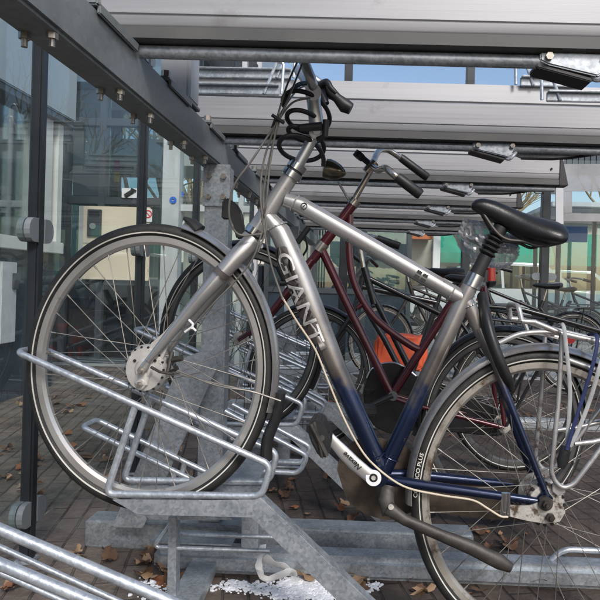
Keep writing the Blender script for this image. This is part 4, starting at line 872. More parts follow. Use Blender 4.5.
g = NB(); tube(g, PT((338, 182, YR), (343, 190, YR), (349, 201, YR)), 0.0045, 8); obj('lamp_bracket', g, 'oldchrome', RB)
g = NB()
for i in range(28):
    pass
q = [(366, 380), (371, 370), (381, 364), (394, 363), (407, 369), (418, 380), (470, 398), (508, 412), (512, 428), (500, 437), (420, 428), (404, 434), (388, 434), (374, 427), (365, 412), (363, 395)]
pprism(g, q, YR+0.045, YR+0.065, 0.006); cc_ = obj('chain_case', g, 'blackpaint', RB)
g = NB(); tube(g, crom(PT((367, 378, YR+.04), (372, 369, YR+.04), (382, 364, YR+.04), (394, 363, YR+.04), (406, 368, YR+.04), (416, 376, YR+.04)), 4), 0.004, 8); obj('chain_case_rim', g, 'chrome', cc_)
g = NB(); tube(g, PT((393, 396, YR-.07), (366, 408, YR-.07)), [0.013, 0.010], 12, 0.6, (0, 1, 0)); tube(g, [W(393, 396, YR-.075), W(393, 396, YR+.05)], 0.017, 16); obj('crank', g, 'blackpaint', RB)
g = NB(); p = W(366, 409, YR-.12); bevbox(g, (p.x-0.04, YR-0.17, p.z-0.012), (p.x+0.035, YR-0.08, p.z+0.012), 0.005); obj('pedal', g, 'blackplastic', RB)
g = NB(); tube(g, PT((481, 262, YR), (488, 252, YR)), 0.0125, 12); obj('seat_post', g, 'oldchrome', RB)
g = NB()
loft(g, [(W(x, y, YR), Vector((0, hw, 0)), Vector((0, 0, hh))) for x, y, hw, hh in ((466, 238, .01, .006), (472, 238, .028, .018), (486, 242, .045, .026), (500, 244, .085, .035), (512, 243, .10, .038), (517, 240, .06, .02))], 20); obj('saddle', g, 'saddlevinyl', RB)
g = NB()
for s in (-1, 1):
    tube(g, [Vector((p.x, YR+s*0.06, p.z)) for p in PT((485, 306, YR), (520, 309, YR), (560, 320, YR), (602, 332, YR))], 0.0075, 10)
    tube(g, [Vector((p.x, YR+s*0.065, p.z)) for p in PT((560, 320, YR), (502, 422, YR))], 0.006, 8)
    tube(g, [Vector((p.x, YR+s*0.03, p.z)) for p in PT((486, 309, YR), (560, 322, YR), (596, 333, YR))], 0.005, 8)
for x, y in ((486, 306), (515, 309), (545, 316), (575, 325), (596, 331)): p = W(x, y, YR); tube(g, [Vector((p.x, YR-0.06, p.z)), Vector((p.x, YR+0.06, p.z))], 0.005, 8)
obj('carrier', g, 'blackpaint', RB)
g = NB(); tube(g, PT((294, 256, YR), (303, 243, YR)), 0.013, 12, 0.6, (0, 1, 0)); g.free()
# dynamo hanging by the fork
g = NB(); tube(g, PT((279, 266, YR-.06), (285, 279, YR-.06)), 0.014, 14); tube(g, PT((280, 283, YR-.06), (291, 283, YR-.06)), 0.010, 10); obj('dynamo', g, 'blackplastic', RB)
# black pump like clip between the frames
t = thing('bicycle_lock', 'small black shackle lock hanging between the silver down tube and the red head tube', 'bicycle lock', W(306, 236, 2.0))
g = NB(); tube(g, PT((297, 243, 2.0), (309, 227, 2.0)), 0.0095, 12); obj('lock_body', g, 'blackplastic', t)
g = NB(); tube(g, crom(PT((305, 237, 2.0), (307, 248, 2.02), (302, 258, 2.05), (306, 262, 2.1)), 5), 0.0035, 8); obj('lock_cable', g, 'blackplastic', t)
# red tail lamp bike light hanging behind
# ---- black bicycle farther back
YK = 4.1; KK = YK/F; KB = thing('black_bicycle', 'small black bicycle at the back with flat top tube and orange bag behind it', 'bicycle', (W(400, 420, YK).x, YK, 0))
c1 = W(325, 362, YK); c1.y = YK; c2 = W(462, 392, YK); c2.y = YK
wheel(KB, c1, 49*KK, rim='rimdark', spoke='spoke', name='front_wheel', nsp=24, sprad=0.0014); wheel(KB, c2, 47*KK, rim='rimdark', spoke='spokedark', name='rear_wheel', nsp=24)
g = NB(); tube(g, PT((363, 276, YK), (357, 300, YK)), 0.022, 14); tube(g, PT((360, 286, YK), (438, 303, YK)), 0.018, 12); tube(g, PT((359, 297, YK), (385, 340, YK), (408, 385, YK)), 0.020, 12)
tube(g, PT((438, 300, YK), (408, 385, YK)), 0.018, 12); tube(g, PT((437, 304, YK), (462, 392, YK)), 0.010, 10); tube(g, PT((408, 385, YK), (462, 392, YK)), 0.011, 10); obj('frame', g, 'blackpaint', KB)
g = NB()
for s in (-1, 1):
    q = PT((357, 300, YK), (347, 326, YK), (325, 362, YK)); tube(g, [Vector((p.x, YK+s*(0.03, 0.045, 0.05)[i], p.z)) for i, p in enumerate(q)], [0.018, 0.016, 0.010], 10)
obj('fork', g, 'blackpaint', KB)
g = NB(); tube(g, PT((363, 276, YK), (367, 258, YK)), 0.014, 10); tube(g, crom(PT((352, 255, YK-.2), (362, 262, YK-.1), (367, 258, YK), (370, 259, YK+.1), (377, 266, YK+.2)), 5), 0.013, 10); obj('handlebar', g, 'blackpaint', KB)
g = NB(); tube(g, PT((438, 300, YK), (445, 282, YK)), 0.014, 10); obj('seat_post', g, 'blackpaint', KB)
g = NB(); loft(g, [(W(x, y, YK), Vector((0, hw, 0)), Vector((0, 0, hh))) for x, y, hw, hh in ((427, 271, .01, .008), (431, 271, .03, .022), (442, 273, .045, .03), (454, 274, .08, .045), (463, 275, .085, .045), (466, 275, .05, .02))], 18); obj('saddle', g, 'saddlevinyl', KB)
g = NB(); tube(g, PT((408, 385, YK-.08), (398, 395, YK-.08)), 0.012, 10); disc(g, W(408, 385, YK-.03), 0.09, 0.006, AX, 30); obj('crank', g, 'blackpaint', KB)
# orange bag
t = NB(); bmesh.ops.create_icosphere(t, subdivisions=4, radius=1.0); cb = W(400, 352, 4.6)
for v_ in t.verts:
    p = v_.co.copy(); k = 1+0.10*noise.noise(p*3)
    sq = lambda a: math.copysign(abs(a)**0.32, a)
    k = 1+0.06*noise.noise(p*2.5)-0.16*abs(noise.noise(Vector((p.x*3.5, p.y*3, p.z*1.2+4))))
    v_.co = cb+Vector((sq(p.x)*0.20*k*(1-0.12*p.z)+p.z*0.02, sq(p.y)*0.10*k, sq(p.z)*0.135*k+0.03*noise.noise(Vector((p.x*2.2, 0, 1)))*(p.z > 0)))
ob = tag(obj('orange_bag', t, 'orangebag', loc=cb), 'bright orange shopping bag hanging behind the frames of the red and black bicycles', 'bag')
# two more dark bicycles parked at the back right
def simple_bike(X, Y, zf, zr, label, frame='blackpaint', flip=1, R_=0.33):
    """upright bicycle, front hub at (X, zf), rear hub one wheelbase to the right"""
    o = thing('dark_bicycle', label, 'bicycle', (X+0.5, Y, 0), 'bicycles parked at the back')
    P_ = lambda x, z, y=0: Vector((X+x*flip*0.9, Y+y, z+zf+(zr-zf)*(x/1.08)))
    for x, nm in ((0, 'front_wheel'), (1.08, 'rear_wheel')):
        wheel(o, P_(x, 0), R_, rim='rimalloy' if frame != 'blackpaint' else 'rimdark', spoke='spokedark', name=nm, ax=0.9, nsp=24, sprad=0.0015)
        fender(o, P_(x, 0), R_, 150 if x else 110, 10 if x else 0, 'blackpaint', ax=0.9)
    g = NB(); tube(g, [P_(0.27, 0.55), P_(0.33, 0.38)], 0.018, 12); tube(g, [P_(0.31, 0.44), P_(0.62, -0.06)], 0.016, 12); tube(g, [P_(0.29, 0.50), P_(0.76, 0.34)], 0.014, 12)
    tube(g, [P_(0.62, -0.06), P_(0.80, 0.42)], 0.015, 12)
    for s in (-1, 1):
        tube(g, [P_(0.77, 0.36, s*.02), P_(1.08, 0, s*.06)], 0.008, 8); tube(g, [P_(0.62, -0.06, s*.03), P_(1.08, 0, s*.06)], 0.009, 8)
    obj('frame', g, frame, o)
    g = NB()
    for s in (-1, 1): tube(g, [P_(0.26, 0.40, s*.03), P_(0.18, 0.27, s*.045), P_(0, 0, s*.05)], [0.014, 0.012, 0.008], 10)
    obj('fork', g, frame, o)
    g = NB(); tube(g, [P_(0.27, 0.53), P_(0.24, 0.66)], 0.012, 10)
    for s in (-1, 1): tube(g, crom([P_(0.24, 0.66), P_(0.22, 0.69, s*.13), P_(0.30, 0.68, s*.25), P_(0.40, 0.66, s*.27)], 5), 0.011, 10)
    obj('handlebar', g, 'oldchrome', o)
    for s in (-1, 1):
        g = NB(); tube(g, [P_(0.33, 0.673, s*.26), P_(0.44, 0.65, s*.275)], 0.017, 12); obj('grip', g, 'blackplastic', o)
    g = NB(); tube(g, [P_(0.79, 0.38), P_(0.83, 0.52)], 0.012, 10); obj('seat_post', g, 'oldchrome', o)
    g = NB(); loft(g, [(P_(x, z), Vector((0, hw, 0)), Vector((0, 0, hh))) for x, z, hw, hh in ((.70, .545, .01, .006), (.73, .545, .025, .018), (.82, .54, .05, .025), (.92, .545, .085, .035), (.96, .55, .05, .02))], 18); obj('saddle', g, 'saddlevinyl', o)
    g = NB()
    for s in (-1, 1): tube(g, [P_(0.86, 0.37, s*.06), P_(1.30, 0.37, s*.06)], 0.007, 8); tube(g, [P_(1.15, 0.37, s*.06), P_(1.08, 0, s*.065)], 0.006, 8)
    for x in (0.87, 1.0, 1.15, 1.3): tube(g, [P_(x, 0.37, -.06), P_(x, 0.37, .06)], 0.006, 8)
    obj('carrier', g, 'blackpaint', o)
    g = NB(); disc(g, P_(0.62, -0.06, 0.04), 0.10, 0.006, 0.9, 30); tube(g, [P_(0.62, -0.06, -.07), P_(0.55, -0.21, -.07)], 0.010, 10); obj('crank', g, 'blackpaint', o)
    g = NB(); tube(g, [P_(1.36, 0.32, -0.02), P_(1.36, 0.32, 0.03)], 0.025, 14); obj('tail_light', g, 'redlens', o)
    return o
simple_bike(-0.25, 3.0, 0.42, 0.34, 'dark bicycle third in the row, its carrier and red tail light behind the silver carrier', R_=0.34)
simple_bike(0.75, 5.2, 0.36, 0.36, 'dark bicycle parked near the back glass wall at the right')
simple_bike(0.15, 5.65, 0.36, 0.36, 'grey bicycle parked against the back glass, partly hidden by the silver top tube', 'standmetal')

# ---------------------------------------------------------------- leaves, snow, litter
def leaf_mesh(seed):
    rnd = random.Random(seed); n = 22; g = NB(); c = g.verts.new((0, 0, 0.004)); ring = []
    for i in range(n):
        a = 2*math.pi*i/n; lobes = abs(math.cos(a*1.5+0.2+0.3*math.sin(a*2+seed))); r_ = 0.016+0.022*lobes**0.8*(0.65+0.5*rnd.random())+0.004*(i % 2)
        if abs(a-math.pi) < 0.25: r_ = 0.045
        z_ = 0.004+r_*r_*rnd.uniform(2, 5)+rnd.uniform(-.001, .002)+0.006*math.sin(a*(2+seed % 2)+seed)
        ring.append(g.verts.new((r_*math.cos(a), r_*math.sin(a)*0.85, max(0.001, z_))))
    for i in range(n): g.faces.new((c, ring[i], ring[(i+1) % n]))
    bmesh.ops.subdivide_edges(g, edges=g.edges[:], cuts=1, smooth=0.6)
    me = bpy.data.meshes.new('leaf'); g.to_mesh(me); g.free()
    for p in me.polygons: p.use_smooth = True
    return me
LM = []
for k in range(9):
    me = leaf_mesh(k); me.materials.append(MATS[('leafbrown', 'leafdark', 'leafpale', 'leafdark', 'leafmix')[k % 5]]); LM.append(me)
def ground_at(px, py):
    d = RM @ Vector(((px-PPX)/F, (PPY-py)/F, -1)); t_ = -CZ/d.z; return Vector((d.x*t_, d.y*t_, 0.005))
spots = []
for (x0, y0, x1, y1, n_) in ((140, 545, 200, 590, 16), (150, 552, 190, 575, 8), (20, 395, 120, 480, 34), (0, 440, 40, 500, 12), (0, 570, 40, 600, 4), (285, 475, 345, 520, 6), (395, 560, 450, 598, 9), (440, 515, 560, 555, 12), (290, 560, 420, 600, 8), (170, 440, 300, 500, 14), (60, 540, 150, 590, 6), (240, 480, 420, 560, 8), (460, 560, 600, 600, 6), (40, 400, 600, 470, 30), (330, 395, 600, 430, 20)):
    for i in range(n_): spots.append((random.uniform(x0, x1), random.uniform(y0, y1)))
for i, (x, y) in enumerate(spots):
    p = ground_at(x, y); o = bpy.data.objects.new('fallen_leaf', LM[random.randrange(9)]); C.objects.link(o)
    o.location = p+Vector((0, 0, random.uniform(0, 0.012))); s_ = random.uniform(0.35, 1.05); o.scale = (s_, s_*random.uniform(0.6, 1), s_*random.uniform(0.5, 2.2)); o.rotation_euler = (random.uniform(-.25, .25), random.uniform(-.25, .25), random.uniform(0, 6.28))
    tag(o, 'curled brown fallen leaf lying on the brick paving under the racks', 'leaf', 'fallen leaves on the paving')
def snow(px, py, rx_, ry_, n_, label):
    g = NB(); base = ground_at(px, py)
    for i in range(n_):
        if i % 60 == 0: cc = Vector((random.gauss(0, rx_*0.5), random.gauss(0, ry_*0.5), 0)); cs = random.uniform(0.12, 0.38)
        a = random.uniform(0, 6.28); q = random.random(); p = base+cc+Vector((random.gauss(0, rx_*cs), random.gauss(0, ry_*cs), 0)); r_ = random.uniform(0.0012, 0.0052)*(1.6-q*0.9)
        t = NB(); bmesh.ops.create_icosphere(t, subdivisions=1, radius=r_)
        for v_ in t.verts: v_.co = p+v_.co*(1+0.5*noise.noise(v_.co*300+p*50))+Vector((0, 0, r_*0.3)); 
        for v_ in t.verts: v_.co.z = base.z+(v_.co.z-base.z)*0.6
        merge(g, t)
    o = obj('snow', g, 'snowmat', loc=base); o['kind'] = 'stuff'; o['label'] = label; o['category'] = 'snow'
snow(308, 590, 0.085, 0.06, 2600, 'patch of melting snow in front of the sloping rack leg')
snow(228, 588, 0.08, 0.04, 500, 'thin scatter of snow grains left of the main snow patch')
snow(160, 590, 0.06, 0.06, 300, 'thin scatter of snow grains among the brown leaves')
snow(385, 590, 0.05, 0.04, 120, 'few snow grains right of the sloping rack leg')
p = ground_at(272, 572); g = NB()
pts_ = crom(PT((263, 545, 1.66), (259, 562, 1.62), (262, 577, 1.62), (275, 577, 1.63), (290, 571, 1.65), (296, 576, 1.66)), 5); tube(g, pts_, [0.009]*len(pts_), 10, 0.25, (0.3, 1, 0))
pts_ = crom(PT((264, 556, 1.64), (274, 564, 1.64), (284, 566, 1.65), (292, 574, 1.66)), 5); tube(g, pts_, 0.010, 10, 0.3, (0.2, 1, 0.4))
for v_ in g.verts: v_.co += Vector((noise.noise(v_.co*60), noise.noise(v_.co*55+Vector((9, 0, 0))), noise.noise(v_.co*50)))*0.005
tag(obj('paper_scrap', g, 'tissue', loc=p), 'twisted scrap of white paper lying against the front beam', 'litter')
# ---------------------------------------------------------------- background: station building at the left
BYF = 6.30
SB = thing('station_building', 'glazed station building with dark frames and a cream panel on the left beyond the shelter', 'building', (-4, BYF, 0))
def px_rect(x0, y0, x1, y1, Y): a = W(x0, y0, Y); b_ = W(x1, y1, Y); return a.x, b_.z, b_.x, a.z
def fbox(g, x0, z0, x1, z1, ya, yb): bevbox(g, (x0, ya, z0), (x1, yb, z1), 0.004); return g
XL, XR = -6.5, -1.42
zb, zt, z_mid = 0.86, 1.66, 2.46
g = NB(); box(g, (XL, BYF+0.02, 0.0), (-2.02, BYF+0.10, 0.84)); obj('base_panel', g, 'darkglass', SB, smooth=False)
g = NB(); box(g, (XL, BYF+0.9, 0.0), (-2.02, BYF+1.0, 0.84)); obj('base_wall', g, 'roomdark', SB, smooth=False)
g = NB()
for z0, z1 in ((0.0, 0.06), (0.80, 0.87), (1.62, 1.70), (2.42, 2.50), (3.3, 3.4)): fbox(g, XL, z0, -1.92, z1, BYF-0.02, BYF+0.06)
for x in (-6.4, -5.2, -4.0, -3.62, -3.12, -2.74, -2.10): fbox(g, x, 0.0, x+0.07, 3.6, BYF-0.03, BYF+0.07)
obj('window_frame', g, 'frame_dark', SB)
g = NB(); a = px_rect(80, 206, 149, 281, BYF-0.04); fbox(g, a[0], a[1], a[2], a[3], BYF-0.06, BYF-0.032); cp = obj('cream_panel', g, 'cream', SB)
g = NB(); a = px_rect(87, 209, 100, 236, BYF-0.1); fbox(g, a[0], a[1], a[2], a[3], BYF-0.09, BYF-0.061); ic = obj('intercom', g, 'frame_dark', cp)
g = NB(); a = px_rect(89, 211, 99, 217, BYF-0.1); fbox(g, a[0], a[1], a[2], a[3], BYF-0.094, BYF-0.0905); obj('display', g, 'darkhole', cp)
g = NB(); tube(g, [W(92.5, 226, BYF-0.092), W(92.5, 226, BYF-0.105)], 0.03, 20); obj('button', g, 'chrome', cp)
g = NB()
for a in ((80, 206, 81.5, 281), (80, 243, 149, 244)): a = px_rect(*a, BYF-0.065); fbox(g, a[0], a[1], a[2], a[3], BYF-0.066, BYF-0.0605)
obj('panel_joint', g, 'lightgrey', cp)
for i, (x0, x1) in enumerate(((XL, -5.17), (-5.1, -3.97), (-3.9, -3.59), (-3.55, -3.09), (-3.05, -2.71), (-2.67, -2.07))):
    for z0, z1 in ((0.89, 1.61), (1.71, 2.41), (2.51, 3.29)):
        g = NB(); box(g, (x0+0.02, BYF+0.02, z0), (x1-0.02, BYF+0.028, z1)); obj('pane', g, 'windowglass', SB, smooth=False)
g = NB(); box(g, (XL, BYF+3.0, 0), (-3.75, BYF+3.1, 3.6)); box(g, (-3.749, BYF+3.0, 0), (-2.0, BYF+3.1, 0.9)); box(g, (XL-0.1, BYF+0.1, 0), (XL, BYF+3.0, 3.6)); box(g, (XL, BYF+0.11, 3.55), (-2.0, BYF+2.99, 3.62)); obj('interior_wall', g, 'roomdark', SB, smooth=False)
g = NB(); box(g, (XL, BYF+0.07, 3.0), (-2.0, BYF+1.2, 3.06)); box(g, (XL, BYF+0.9, 2.2), (-2.0, BYF+1.8, 2.5)); obj('ceiling_panels', g, 'lightgrey', SB, smooth=False)
g = NB(); box(g, (-8, BYF-0.2, 3.62), (-1.4, BYF+4, 4.3)); obj('roof', g, 'fascia', SB, smooth=False)
for x in (-5.8, -4.6, -3.3, -2.5):
    g = NB(); box(g, (x, BYF+2.2, 0), (x+0.5, BYF+2.6, 1.9)); obj('locker', g, 'signgreen' if x < -4 else 'plaster', SB, smooth=False)
for k, (x, z, m_) in enumerate(((98, 160, 'signmagenta'), (98, 171, 'signyellow'), (90, 165, 'signgreen'))):
    g = NB(); a = px_rect(x+16, z, x+21, z+11, BYF+0.5); fbox(g, a[0], a[1], a[2], a[3], BYF+0.5, BYF+0.52); obj('poster', g, m_, SB)
# camera sticker and no-smoking sticker
g = NB(); a = px_rect(122, 188, 137, 198, BYF-0.035); fbox(g, a[0], a[1], a[2], a[3], BYF-0.036, BYF-0.033); st = obj('sticker', g, 'plasterwhite', SB)
g = NB(); tube(g, PT((125, 196, BYF-0.045), (133, 191, BYF-0.045)), 0.022, 8, 0.3, (0, 1, 0)); tube(g, PT((133, 191, BYF-0.045), (134, 189, BYF-0.045)), 0.03, 8, 0.3, (0, 1, 0)); obj('camera_symbol', g, 'ink', st)
g = NB(); a = px_rect(143.5, 209, 152, 222, BYF-0.07); fbox(g, a[0], a[1], a[2], a[3], BYF-0.072, BYF-0.068); st = obj('sticker', g, 'plasterwhite', SB)
p = W(148, 214, BYF-0.075); g = NB(); revolve(g, p, [(0.03, -.002), (0.04, -.002), (0.04, .002), (0.03, .002)], 1, 24); tube(g, [p+Vector((-.025, 0, .025)), p+Vector((.025, 0, -.025))], 0.005, 6); obj('ban_symbol', g, 'signred', st)
# grey column, glass and blue sticker between the building and the shelter
t = thing('grey_column', 'pale grey square column beside the glass at the end of the station building', 'column', (-1.9, BYF, 0))
g = NB(); a = px_rect(164, 120, 175, 340, BYF-0.1); bevbox(g, (a[0], BYF-0.1, 0), (a[2], BYF+0.05, 3.6), 0.005); obj('shaft', g, 'lightgrey', t)
t = thing('corner_window', 'glass corner pane with a blue sticker, right of the pale grey column', 'window', (-1.5, BYF, 0))
a = px_rect(175.5, 120, 250, 340, BYF); g = NB(); box(g, (a[0], BYF, 0.1), (a[2], BYF+0.008, 3.0)); obj('pane', g, 'glass', t, smooth=False)
g = NB()
for y in (208, 280): q = W(200, y, BYF); fbox(g, a[0], q.z-0.04, a[2], q.z+0.03, BYF-0.03, BYF+0.04)
for x in (a[0], -1.3, a[2]): fbox(g, x, 0, x+0.05, 3.2, BYF-0.035, BYF+0.045)
obj('window_frame', g, 'lightgrey', t)
g = NB(); p = W(177, 195, BYF-0.01); revolve(g, p, [(0.012, -.002), (0.03, -.002), (0.03, .002), (0.012, .002)], 1, 20); p = W(173, 200, BYF-0.11); revolve(g, p, [(0.012, -.002), (0.035, -.002), (0.035, .002), (0.012, .002)], 1, 20); p = W(181, 194, BYF-0.01); revolve(g, p, [(0.01, -.002), (0.028, -.002), (0.028, .002), (0.01, .002)], 1, 20); obj('blue_sticker', g, 'signblue', t)
# kiosk along the left with white window frame
KX = -2.45
K = thing('kiosk', 'dark kiosk with a white framed window and grey shutter box at the far left', 'kiosk', (KX, 4.3, 0))
def yz(px, X):      # distance at which the plane X shows at column px
    lo, hi = 1.0, 30.0
    for _ in range(40):
        m_ = (lo+hi)/2; q = RM.transposed() @ Vector((X, m_, 0)); x_ = PPX+F*q.x/-q.z
        if x_ < px: lo = m_
        else: hi = m_
    return lo
ye = yz(53, KX); 
def zat(px, py, X):
    d = RM @ Vector(((px-PPX)/F, (PPY-py)/F, -1)); return CZ+d.z*(X/d.x)
zs = zat(30, 246, KX)
g = NB(); box(g, (KX-0.08, 2.4, 0), (KX, ye+0.02, zs-0.04)); obj('lower_wall', g, 'slate', K, smooth=False)
g = NB(); bevbox(g, (KX-0.02, 2.4, zs-0.04), (KX+0.06, ye+0.04, zs+0.05), 0.005); obj('window_sill', g, 'frame_white', K)
g = NB()
for y0, y1 in ((ye-0.35, ye-0.13), (ye-0.05, ye+0.03), (2.5, 2.6), (3.6, 3.68)): bevbox(g, (KX-0.05, y0, zs+0.052), (KX+0.04, y1, 2.25), 0.004)
obj('window_frame', g, 'frame_white', K)
g = NB(); box(g, (KX-0.02, 2.4, zs+0.05), (KX-0.014, ye, 2.25)); obj('pane', g, 'windowglass', K, smooth=False)
g = NB(); box(g, (KX-0.9, 2.4, 0), (KX-0.8, ye, 3.0)); box(g, (KX-0.8, 2.4, 2.9), (KX-0.1, ye, 3.0)); obj('interior_wall', g, 'roomdark', K, smooth=False)
ye2 = yz(72, KX+0.1); zf = zat(72, 120, KX+0.1)
g = NB(); bevbox(g, (KX-0.6, 2.2, zf), (KX+0.1, ye2, zf+0.95), 0.008); obj('shutter_box', g, 'fascia', K)
g = NB(); bevbox(g, (KX-0.59, 2.2, zf-0.05), (KX+0.085, ye2-0.01, zf-0.002), 0.004); obj('box_edge', g, 'frame_dark', K)
ya, yb = yz(2, KX+0.03), yz(17, KX+0.03); g = NB(); bevbox(g, (KX+0.003, ya, zat(9, 342, KX)), (KX+0.03, yb, zat(9, 262, KX)), 0.004); nb_ = obj('notice_board', g, 'notice', K)
g = NB(); bevbox(g, (KX+0.031, ya+0.12, zat(9, 289, KX)), (KX+0.045, yb+0.0, zat(9, 273, KX)), 0.003); obj('notice_block', g, 'frame_dark', nb_)
# glazed pavilion in the middle
PV = thing('glass_pavilion', 'low dark glazed pavilion behind the middle of the rack row', 'building', (-0.2, 8, 0))
g = NB(); box(g, (-1.3, 8.0, 0), (0.55, 8.04, 0.75)); obj('base_panel', g, 'slate', PV, smooth=False)
g = NB()
for i, x in enumerate((-1.3, -0.68, -0.05, 0.52)): fbox(g, x, 0, x+0.06, 2.6, 7.97, 8.06)
for z in (0.75, 1.75, 2.5): fbox(g, -1.3, z, 0.58, z+0.07, 7.98, 8.05)
obj('window_frame', g, 'frame_dark', PV)
for x in (-1.24, -0.62, 0.01):
    for z0, z1 in ((0.82, 1.75), (1.82, 2.5)): g = NB(); box(g, (x, 8.01, z0), (x+0.5, 8.02, z1)); obj('pane', g, 'windowglass', PV, smooth=False)
g = NB(); box(g, (-1.3, 8.9, 0), (0.58, 9.0, 2.6)); obj('interior_wall', g, 'frame_dark', PV, smooth=False)
g = NB(); box(g, (-1.5, 7.8, 2.6), (0.7, 9.2, 2.8)); obj('roof', g, 'fascia', PV, smooth=False)
g = NB(); box(g, (-0.8, 8.1, 0.9), (-0.3, 8.5, 1.5)); box(g, (0.05, 8.1, 0.8), (0.4, 8.4, 1.2)); obj('display_case', g, 'plaster', PV, smooth=False)

# street front across the road
def shopfront(X0, X1, Y, wall, H, label, band, bandz, nwin, upper=True, name='shop_building'):
    o = thing(name, label, 'building', ((X0+X1)/2, Y, 0))
    g = NB(); box(g, (X0, Y, 0), (X1, Y+8, H)); wl = obj('wall', g, wall, o, smooth=False)
    wdt = (X1-X0)/nwin
    for i in range(nwin):
        x = X0+wdt*i
        g = NB(); fbox(g, x+0.55, 0.35, x+wdt*0.62, 1.65, Y-0.05, Y-0.002); f = obj('shop_window', g, 'frame_dark', o)
        g = NB(); box(g, (x+0.62, Y-0.07, 0.42), (x+wdt*0.62-0.07, Y-0.055, 1.58)); obj('pane', g, 'darkglass' if i % 2 else 'windowglass', f, smooth=False)
        if upper:
            for lv in range(int((H-3.2)//2.6)):
                z = 3.4+lv*2.7
                for dx in (0.25, 0.58):
                    g = NB(); fbox(g, x+wdt*dx-0.45, z, x+wdt*dx+0.45, z+1.5, Y-0.04, Y-0.002); f = obj('window', g, 'frame_white', o)
                    g = NB(); box(g, (x+wdt*dx-0.36, Y-0.05, z+0.08), (x+wdt*dx+0.36, Y-0.042, z+1.42)); obj('pane', g, 'windowglass', f, smooth=False)
    if band:
        g = NB(); prismX(g, [(Y-1.2, bandz[0]), (Y-1.2, bandz[0]+0.35), (Y-0.08, bandz[1]), (Y-0.08, bandz[0]+0.05)], X0+0.1, X1-0.1); obj('awning', g, band, o, smooth=False)
    g = NB(); box(g, (X0-0.2, Y-0.3, H+0.002), (X1+0.2, Y+8.2, H+0.3)); obj('roof', g, 'roofdark', o, smooth=False)
    return o
shopfront(-1.5, 2.4, 23, 'plaster', 3.3, 'pale shop across the road with an orange awning added to stand for a reflection', 'orangereflection', (2.55, 3.1), 2, False)  # the orange awning is made up; it stands for an orange reflection
shopfront(2.42, 6.6, 23, 'plasterwhite', 3.3, 'white shop across the road with a green awning, left of the saddle post', 'green', (1.75, 3.05), 2, False)
shopfront(6.62, 10.4, 23, 'plaster', 3.3, 'cream shop across the road with a green awning behind the saddle', 'green', (1.75, 2.95), 2, False)
shopfront(10.42, 18.5, 23, 'plaster', 3.4, 'low cream shop across the road with a blue sign band', 'bluesign', (2.35, 3.25), 3, False)
shopfront(-22, -1.7, 26, 'plaster', 3.9, 'low pale building across the road behind the station', None, None, 6, False)
# things behind the camera, seen only in reflections
shopfront(-22, -4, -22, 'plaster', 9, 'cream building behind the camera, seen only mirrored in glass', None, None, 5); 
def tree(X, Y, H, label, seed, leaf=None, spread=0.5, nlv=5):
    rnd = random.Random(seed); o = thing('bare_tree', label, 'tree', (X, Y, 0), 'bare street trees')
    tr = NB(); cw_ = NB(); ends = []
    def grow(p, d, L, r_, lv):
        q = p; pts = [p]; n_ = 3
        for i in range(n_):
            d = (d+Vector((rnd.uniform(-1, 1), rnd.uniform(-1, 1), rnd.uniform(-.5, .7)))*0.16).normalized(); q = q+d*L/n_; pts.append(q)
        tube(tr if lv < 2 else cw_, pts, [r_, r_*0.65], 8 if lv < 2 else 4, caps=False)
        if lv >= nlv: ends.append(q); return
        for k in range(3 if lv else 5):
            a = rnd.uniform(0, 6.28); s_ = rnd.uniform(spread*0.6, spread*1.5); nd = (d+Vector((math.cos(a)*s_, math.sin(a)*s_, rnd.uniform(-.1, .3)))).normalized()
            grow(pts[-1] if k < 2 else pts[2], nd, L*rnd.uniform(0.58, 0.85), r_*0.6, lv+1)
    grow(Vector((X, Y, 0)), Vector((0, 0, 1)), H*0.34, H*0.016, 0)
    obj('trunk', tr, 'bark', o); cr_ = obj('crown', cw_, 'twig', o)
    if leaf:
        g = NB()
        for e_ in ends:
            for k in range(leaf[1]):
                p = e_+Vector((rnd.gauss(0, .25), rnd.gauss(0, .25), rnd.gauss(0, .25))); u = Vector((rnd.uniform(-1, 1), rnd.uniform(-1, 1), rnd.uniform(-1, 1)))*0.045; v_ = Vector((rnd.uniform(-1, 1), rnd.uniform(-1, 1), rnd.uniform(-1, 1)))*0.045
                g.faces.new([g.verts.new(p+x) for x in (u, v_, -u)])
        obj('leaves', g, leaf[0], o)
    return o
tree(-3.6, 14, 7, 'bare tree with a few golden leaves beyond the station glass', 1, ('leafgold', 9))
tree(-5.8, 17, 8, 'golden bare tree farther left behind the station building', 2, ('leafgold', 5))
tree(-5.1, 13.2, 6, 'golden leaved tree right behind the camera sticker pane', 8, ('leafgold', 8))
tree(6.9, 24.5+8, 9.5, 'bare grey tree across the road right of the saddle', 3)
tree(8.6, 20.2, 8, 'bare grey tree across the road at the right edge', 4)
tree(3.4, 20.5, 7, 'bare tree across the road behind the middle trays', 5)
tree(-6, -13, 9, 'bare tree behind the camera, seen only mirrored in glass', 6)
